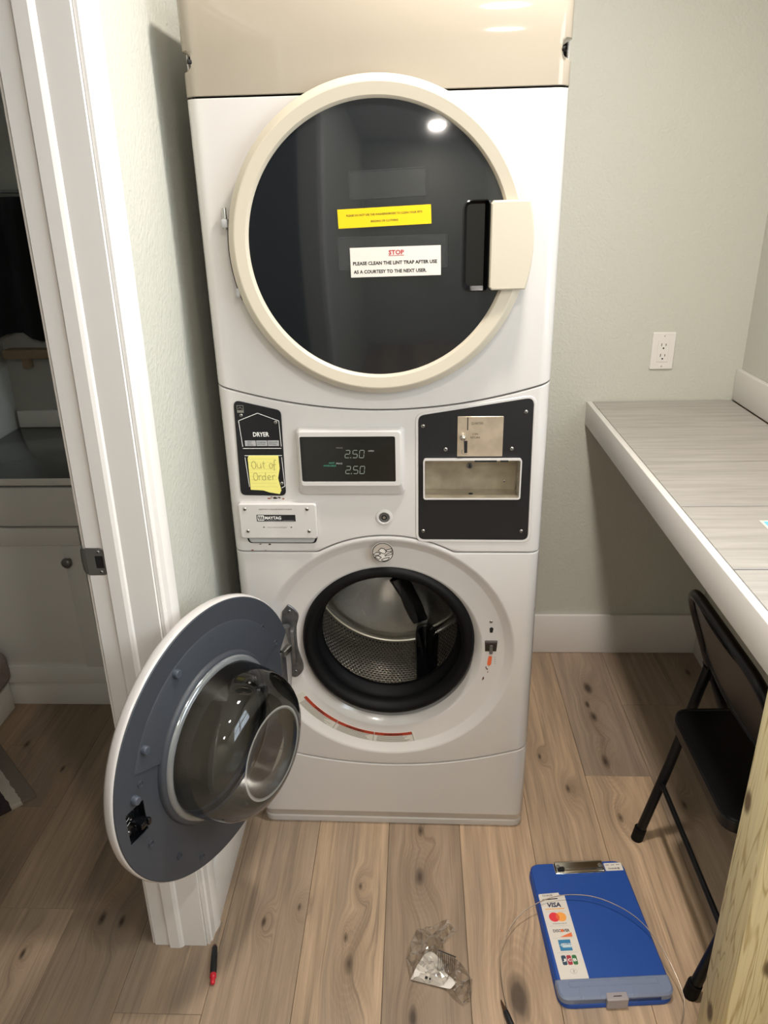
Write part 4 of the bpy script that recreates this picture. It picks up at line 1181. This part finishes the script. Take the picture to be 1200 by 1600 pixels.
# ------------------------------------------------------------------ clipboard on the floor
CR = math.radians(4.3)
clip = thing('storage_clipboard', 'blue plastic storage clipboard with payment stickers lying on the floor', 'clipboard', (.463, -.300, 0), CR, w=False)
CX = Matrix.Identity(4)
base_o = rpoly([(-.120, -.170), (.120, -.170), (.120, .1725), (-.112, .1725)], [.030, .030, .028, .028], 7)
plate('lower_tray', base_o, .0005, .012, M['blue'], clip, CX, .002, ang=45)
plate('lid', inset(base_o, .0015), .0125, .0255, M['blue'], clip, CX, .004, ang=25)
lidc = rpoly([(-.119, -.1685), (.119, -.1685), (.1195, -.124), (-.1195, -.124)], [.030, .030, .006, .006], 7)
cmp = plate('clear_compartment', lidc, .0130, .0292, M['smoke_plastic'], clip, CX, .004, ang=25)
bm = bmesh.new(); tube_bm(bm, [(a, b, .0292) for a, b in rrect(-.092, .092, -.144, -.131, .003, 3)], .0013, 6, closed=True); bmobj('raised_ridge', bm, M['smoke_plastic'], cmp)
plate('front_latch', rrect(-.024, .020, -.1755, -.158, .002, 2), .004, .0300, mat('latch_plastic', '#a29a9c', .35, alpha=.9), clip, CX, .002)
plate('latch_slot', rrect(-.010, .007, -.1685, -.1670), .0305, .0308, M['dark'], clip, CX, 0)
for x in (-.075, -.035, .035, .085): plate('compartment_rib', rrect(x - .0008, x + .0008, -.167, -.146), .029, .0298, M['smoke_plastic'], cmp, CX, 0)
cl = plate('clip_base', rrect(-.0525, .0680, .1360, .1680, .002, 2), .0255, .0275, M['chrome'], clip, CX, .0005)
vs_, fs = [], []
prof = [(.1680, .0285), (.1660, .0330), (.1600, .0345), (.1540, .0320), (.1480, .0335), (.1420, .0315), (.1385, .0280)]
for x in (-.0500, .0650):
    for y, z in prof: vs_.append((x, y, z))
for i in range(len(prof) - 1): fs.append((i, i + 1, len(prof) + i + 1, len(prof) + i))
mesh('clip_jaw', vs_, fs, M['chrome'], cl, ang=60)
for x in (-.045, .058): lathe('clip_rivet', [(0, .037), (.004, .0365), (.0055, .033)], M['screw'], cl, Matrix.Translation((x, .151, 0)), 14)
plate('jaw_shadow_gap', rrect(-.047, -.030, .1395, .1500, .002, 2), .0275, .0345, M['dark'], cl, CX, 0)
s1 = plate('small_sticker', rrect(.0705, .1130, .1395, .1620, .002, 3), .0255, .0259, M['paper'], clip, CX, 0)
text('lettering', 'CHASE', .0880, .1455, .0042, M['ink_black'], s1, CX, .021, .02, .0262)
plate('octagon_mark', circ(.1025, .1455, .0026, 8), .0259, .0262, M['ink_black'], s1, CX, 0, holes=[rrect(.1015, .1035, .1445, .1465)])
for x in (.078, .091, .1035): plate('print_line', rrect(x - .004, x + .004, .1555, .1570), .0259, .0262, M['ink_dim'], s1, CX, 0)
# long payment sticker
s2o = rpoly([(-.1070, -.1255), (-.0470, -.1255), (-.0470, .0765), (-.0590, .0790), (-.0590, .0850), (-.1060, .0830), (-.1075, .0790)], [.003, .003, .001, .001, .001, .003, .001], 3)
s2 = plate('payment_sticker', s2o, .0255, .0259, M['paper'], clip, CX, 0)
w1_ = .0262
def pl(name, o, m, top=w1_): return plate(name, o, .0258, top, m, s2, CX, 0)
text('lettering', 'CHASE', -.0870, .0785, .0050, M['ink_dim'], s2, CX, .024, .02, w1_)
pl('dark_bar', rpoly([(-.101, .0660), (-.0650, .0680), (-.0650, .0705), (-.101, .0680)], .0005, 1), M['ink_black'])
text('lettering', 'VISA', -.0775, .0530, .0125, M['visa_navy'], s2, CX, .0310, .035, w1_, shear=.15)
pl('gold_bar', rrect(-.1000, -.0560, .0415, .0435), M['gold'])
pl('red_disc', circ(-.0845, .0215, .0118, 32), M['mc_red'])
pl('orange_disc', circ(-.0690, .0215, .0118, 32), M['mc_orange'], .0261)
lens_ = [(-.0845 + .0118 * math.cos(a), .0215 + .0118 * math.sin(a)) for a in [math.radians(-48 + 96 * i / 8) for i in range(9)]] + [(-.0690 - .0118 * math.cos(a), .0215 + .0118 * math.sin(a)) for a in [math.radians(48 - 96 * i / 8) for i in range(9)]]
pl('overlap', inset(lens_, .0001), M['mc_mix'], .0264)
text('lettering', 'mastercard', -.0765, .0050, .0030, M['ink_dim'], s2, CX, .0310, .01, w1_)
text('lettering', 'DISC  VER', -.0770, -.0130, .0072, M['ink_black'], s2, CX, .0370, .02, w1_)
pl('orange_o', circ(-.0752, -.0130, .0037, 20), M['disc_orange'])
pl('orange_wedge', [(-.0840, -.0285), (-.0560, -.0285), (-.0560, -.0180)], M['disc_orange'])
for z in (.0355, -.0010, -.0310, -.0655): pl('divider', rrect(-.1000, -.0540, z, z + .0004), M['ink_grey'], .0261)
ax = pl('blue_square', rrect(-.0905, -.0640, -.0610, -.0350), M['amex'])
plate('pale_band', [(-.0890, -.0470), (-.0640, -.0470), (-.0640, -.0540), (-.0830, -.0540)], .0262, .0264, M['amex_light'], s2, CX, 0)
text('lettering', 'AMERICAN', -.0755, -.0452, .0030, M['ink_white'], s2, CX, .0220, .02, .0265)
text('lettering', 'EXPRESS', -.0735, -.0505, .0030, M['ink_white'], s2, CX, .0180, .02, .0267)
for x, mm, cc in ((-.0885, 'jcb_blue', 'J'), (-.0770, 'jcb_red', 'C'), (-.0655, 'jcb_green', 'B')):
    pl('card_bar', rrect(x - .0050, x + .0050, -.0935, -.0715, .003, 3), M[mm])
    text('lettering', cc, x, -.0830, .0070, M['ink_white'], s2, CX, .0072, .03, .0266)
plate('contactless_oval', [(-.0750 + .0075 * math.cos(2 * PI * i / 32), -.1080 + .0055 * math.sin(2 * PI * i / 32)) for i in range(32)], .0259, .0262, M['ink_grey'], s2, CX, 0,
      holes=[[(-.0750 + .0069 * math.cos(2 * PI * i / 32), -.1080 + .0049 * math.sin(2 * PI * i / 32)) for i in range(32)]])
for r in (.0012, .0024, .0036):
    plate('contactless_arc', [(-.0768 + (r + .0005) * math.cos(a), -.1080 + (r + .0005) * math.sin(a)) for a in [math.radians(-60 + 15 * i) for i in range(9)]] + [(-.0768 + r * math.cos(a), -.1080 + r * math.sin(a)) for a in [math.radians(60 - 15 * i) for i in range(9)]], .0259, .0262, M['ink_dim'], s2, CX, 0)

# ------------------------------------------------------------------ loose things on the floor
cable = [(.262, -.527, .004), (.25, -.481, .006), (.245, -.41, .012), (.253, -.356, .018), (.279, -.307, .026), (.319, -.271, .034), (.377, -.245, .040), (.433, -.24, .044), (.489, -.252, .046), (.545, -.288, .046), (.58, -.337, .043), (.599, -.391, .036), (.610, -.445, .024), (.607, -.476, .012), (.582, -.522, .004), (.545, -.56, .002)]
cb = tube('steel_cable', spline(cable, 8), .0011, M['cable'], None, 6)
tag(cb, 'thin steel wire looping across the blue clipboard', 'wire')
sd = thing('screwdriver', 'small screwdriver with black grip and red end cap by the door frame', 'screwdriver', (-.376, -.403, 0))
A, B, C_ = Vector((-.3845, -.359, .0075)), Vector((-.3675, -.447, .0075)), Vector((-.3835, -.300, .005))
dv = (B - A).normalized(); Lh = (B - A).length
tube('shaft', [A + Vector((.0, .0, 0)), C_], .0012, M['screw'], sd, 8)
tube('grip', [A + dv * Lh * t for t in (0, .02, .06, .3, .55, .72, .74)], [.003, .0048, .0060, .0068, .0072, .0070, .0066], M['black_plastic'], sd, 14)
tube('collar', [A + dv * Lh * t for t in (-.03, 0, .03)], [.0025, .0042, .0040], mat('brown_collar', '#7a4433', .4), sd, 12)
tube('end_cap', [A + dv * Lh * t for t in (.74, .76, .84, .86, .90, .98, 1.0)], [.0066, .0070, .0070, .0050, .0052, .0050, .0036], M['red_plastic'], sd, 14)
s3 = thing('pen_tool', 'black hand tool with a brown tapered tip beside the steel wire', 'tool', (.25, -.50, 0))
A = Vector((.2390, -.4640, .006)); dv = Vector((.30, -.954, 0)).normalized()
tube('tip', [A + dv * t for t in (0, .002, .010, .024)], [.0006, .0012, .0022, .0042], M['brown_steel'], s3, 12)
tube('grip', [A + dv * t for t in (.024, .026, .04, .08, .12, .124)], [.0042, .0055, .0060, .0060, .0058, .004], M['black_plastic'], s3, 12)

# crumpled clear bag with white paper and pins
bag = thing('plastic_bag', 'crumpled clear plastic bag with white paper and fine pins on the floor', 'bag', (.11, -.38, 0))
bo_ = [(.042, -.378), (.052, -.335), (.070, -.305), (.100, -.300), (.137, -.279), (.157, -.312), (.125, -.338), (.128, -.362), (.163, -.388), (.184, -.420), (.179, -.466), (.161, -.478), (.125, -.442), (.085, -.434), (.052, -.425)]
pts2 = [Vector(v) for v in bo_]; ed2 = [(i, (i + 1) % len(bo_)) for i in range(len(bo_))]
rb = random.Random(3)
for i in range(420):
    v = (rb.uniform(.04, .19), rb.uniform(-.48, -.277))
    if inside(v, bo_): pts2.append(Vector(v))
rr = delaunay_2d_cdt(pts2, ed2, [], 1, 1e-7)
V2 = [tuple(v) for v in rr[0]]
vs_ = []
for x, y in V2:
    e = min((Vector((x, y)) - Vector(p)).length for p in bo_)
    nz = abs(noise.noise(Vector((x * 55, y * 55, 2.0)))) + .6 * abs(noise.noise(Vector((x * 120, y * 120, 5.0))))
    vs_.append((x, y, .003 + .026 * nz * min(1, e / .03 + .25)))
mesh('clear_film', vs_, [tuple(f) for f in rr[2] if inside((sum(V2[i][0] for i in f) / 3, sum(V2[i][1] for i in f) / 3), bo_)], M['film'], bag, smooth=False)
pa = [(.052, -.424), (.066, -.396), (.087, -.358), (.102, -.364), (.122, -.382), (.126, -.408), (.150, -.428), (.136, -.446), (.090, -.433)]
pp = [Vector(v) for v in pa]; ee = [(i, (i + 1) % len(pa)) for i in range(len(pa))]
for i in range(60):
    v = (rb.uniform(.055, .14), rb.uniform(-.44, -.36))
    if inside(v, pa): pp.append(Vector(v))
rr = delaunay_2d_cdt(pp, ee, [], 1, 1e-7); V2 = [tuple(v) for v in rr[0]]
mesh('white_paper', [(x, y, .003 + .010 * abs(noise.noise(Vector((x * 40, y * 40, 9))))) for x, y in V2], [tuple(f) for f in rr[2] if inside((sum(V2[i][0] for i in f) / 3, sum(V2[i][1] for i in f) / 3), pa)], M['paper'], bag)
for i in range(9):
    x = .114 + i * .0042; tube('pin', [(x, -.372 - i * .0016, .024), (x - .003, -.412 + rb.uniform(-.003, .003), .018)], .0006, M['screw_dark'], bag, 5)
tube('pin_bar', [(.112, -.3705, .0245), (.150, -.386, .0245)], .0012, M['screw_dark'], bag, 6)
plate('dark_square', rrect(-.003, .003, -.003, .003), .0, .0006, M['ink_black'], bag, Matrix.Translation((.086, -.4265, .014)) @ Matrix.Rotation(-.25, 4, 'Z'), 0)
plate('dark_square', rrect(-.002, .002, -.002, .002), .0, .0006, M['ink_black'], bag, Matrix.Translation((.0935, -.429, .014)) @ Matrix.Rotation(-.25, 4, 'Z'), 0)

# ------------------------------------------------------------------ bathroom seen through the doorway
va = thing('bathroom_vanity', 'white shaker vanity cabinet with round knob seen through the doorway', 'vanity', (-.93, .76, 0))
VX0, VX1 = -1.340, -.530
box('carcass', (VX0, VX1), (.505, BY1 - .001), (.092, .785), M['vanity'], va, .002)
box('toe_board', (VX0, VX1), (.503, .52), (0.0, .0915), M['vanity'], va, .002)
box('countertop', (VX0, VX1), (.488, BY1 - .001), (.7855, .808), M['vanity_top'], va, .003)
box('countertop_edge', (VX0, VX1), (.4865, .4885), (.7860, .8075), M['vanity'], va, .0008)
box('backsplash', (VX0 + .004, VX1), (BY1 - .022, BY1 - .001), (.808, .868), M['vanity'], va, .003)
box('drawer_front', (VX0 + .004, VX1 - .004), (.487, .505), (.656, .779), M['vanity'], va, .003)
for (a, b, kx) in ((VX0 + .004, -.938, -.980), (-.934, VX1 - .004, -.90)):
    dv_ = box('door_panel', (a + .05, b - .05), (.494, .505), (.155, .600), M['vanity'], va, .001)
    for (xa, xb, za, zb_) in ((a, b, .592, .650), (a, b, .097, .160), (a, a + .058, .160, .592), (b - .058, b, .160, .592)):
        box('door_rail', (xa, xb), (.486, .505), (za, zb_), M['vanity'], va, .003)
    lathe('knob', [(.0, .030), (.010, .029), (.0155, .024), (.0160, .018), (.010, .012), (.006, .008), (.007, 0)], M['nickel'], va, FM(.486, kx, .545), 20, ang=60)
lg = box('white_ledge', (-1.70, -1.265), (.380, .4845), (0, .112), M['vanity'], None, .004)
tag(lg, 'low white ledge beside the vanity under the folded towel', 'ledge')
bm = bmesh.new(); add_box(bm, (-1.55, -1.236), (.365, .484), (.1125, .235), .035, 4)
for v in bm.verts:
    v.co.x += .008 * noise.noise(v.co * 20); v.co.z += (.006 * noise.noise(v.co * 14 + Vector((3, 1, 0)))) if v.co.z > .13 else 0
tw = bmobj('folded_towel', bm, M['towel'], None, True, 60)
tag(tw, 'taupe waffle-weave towel folded on the white ledge', 'towel')
rg = plate('striped_rug', rrect(0, .36, 0, .50, .006, 2), 0.0, .012, M['rug'], None, None, .003)
rg.matrix_world = frame((-1.002, .085, .0005), (-.717, .697, 0), (-.697, -.717, 0))
tag(rg, 'striped cream, plum and grey bath rug on the bathroom floor', 'rug')
bc = bmesh.new(); nu, nv = 20, 16; g_ = []  # black sheet added in place of a dark shape of unknown kind
for i in range(nu + 1):
    for j in range(nv + 1):
        x = -1.342 + .44 * i / nu; z = 1.12 + .44 * j / nv
        g_.append(bc.verts.new((x, BY1 - .035 - .018 * math.sin(i * 1.3 + .4 * math.sin(j * .4)), z + (.02 * math.sin(i * .5) if j == 0 else 0))))
for i in range(nu):
    for j in range(nv):
        q = i * (nv + 1) + j; bc.faces.new((g_[q], g_[q + 1], g_[q + nv + 2], g_[q + nv + 1]))
g2 = bmesh.ops.extrude_face_region(bc, geom=bc.faces[:]); bmesh.ops.translate(bc, verts=[v for v in g2['geom'] if isinstance(v, bmesh.types.BMVert)], vec=(0, .008, 0))
bmesh.ops.recalc_face_normals(bc, faces=bc.faces[:])
bco = bmobj('hanging_cloth', bc, M['black_cloth'], None, True, 60)
tag(bco, 'large black cloth hanging on the dark bathroom wall above the vanity', 'cloth')
sh_ = thing('wall_shelf', 'narrow tan wooden shelf below the black cloth in the bathroom', 'shelf', (-1.1, BY1, 1.06))
box('shelf_board', (-1.325, -.75), (BY1 - .05, BY1 - .001), (1.055, 1.085), M['tan'], sh_, .003)  # tan board added in place of a beige strip of unknown kind
for x in (-1.27, -.82): box('bracket', (x, x + .02), (BY1 - .04, BY1 - .001), (1.02, 1.0548), M['tan'], sh_, .002)
tube('cloth_rail', [(-1.335, BY1 - .03, 1.575), (-.80, BY1 - .03, 1.575)], .006, M['nickel'], sh_, 10)

for o in bpy.data.objects:
    if '_w' in o: del o['_w']
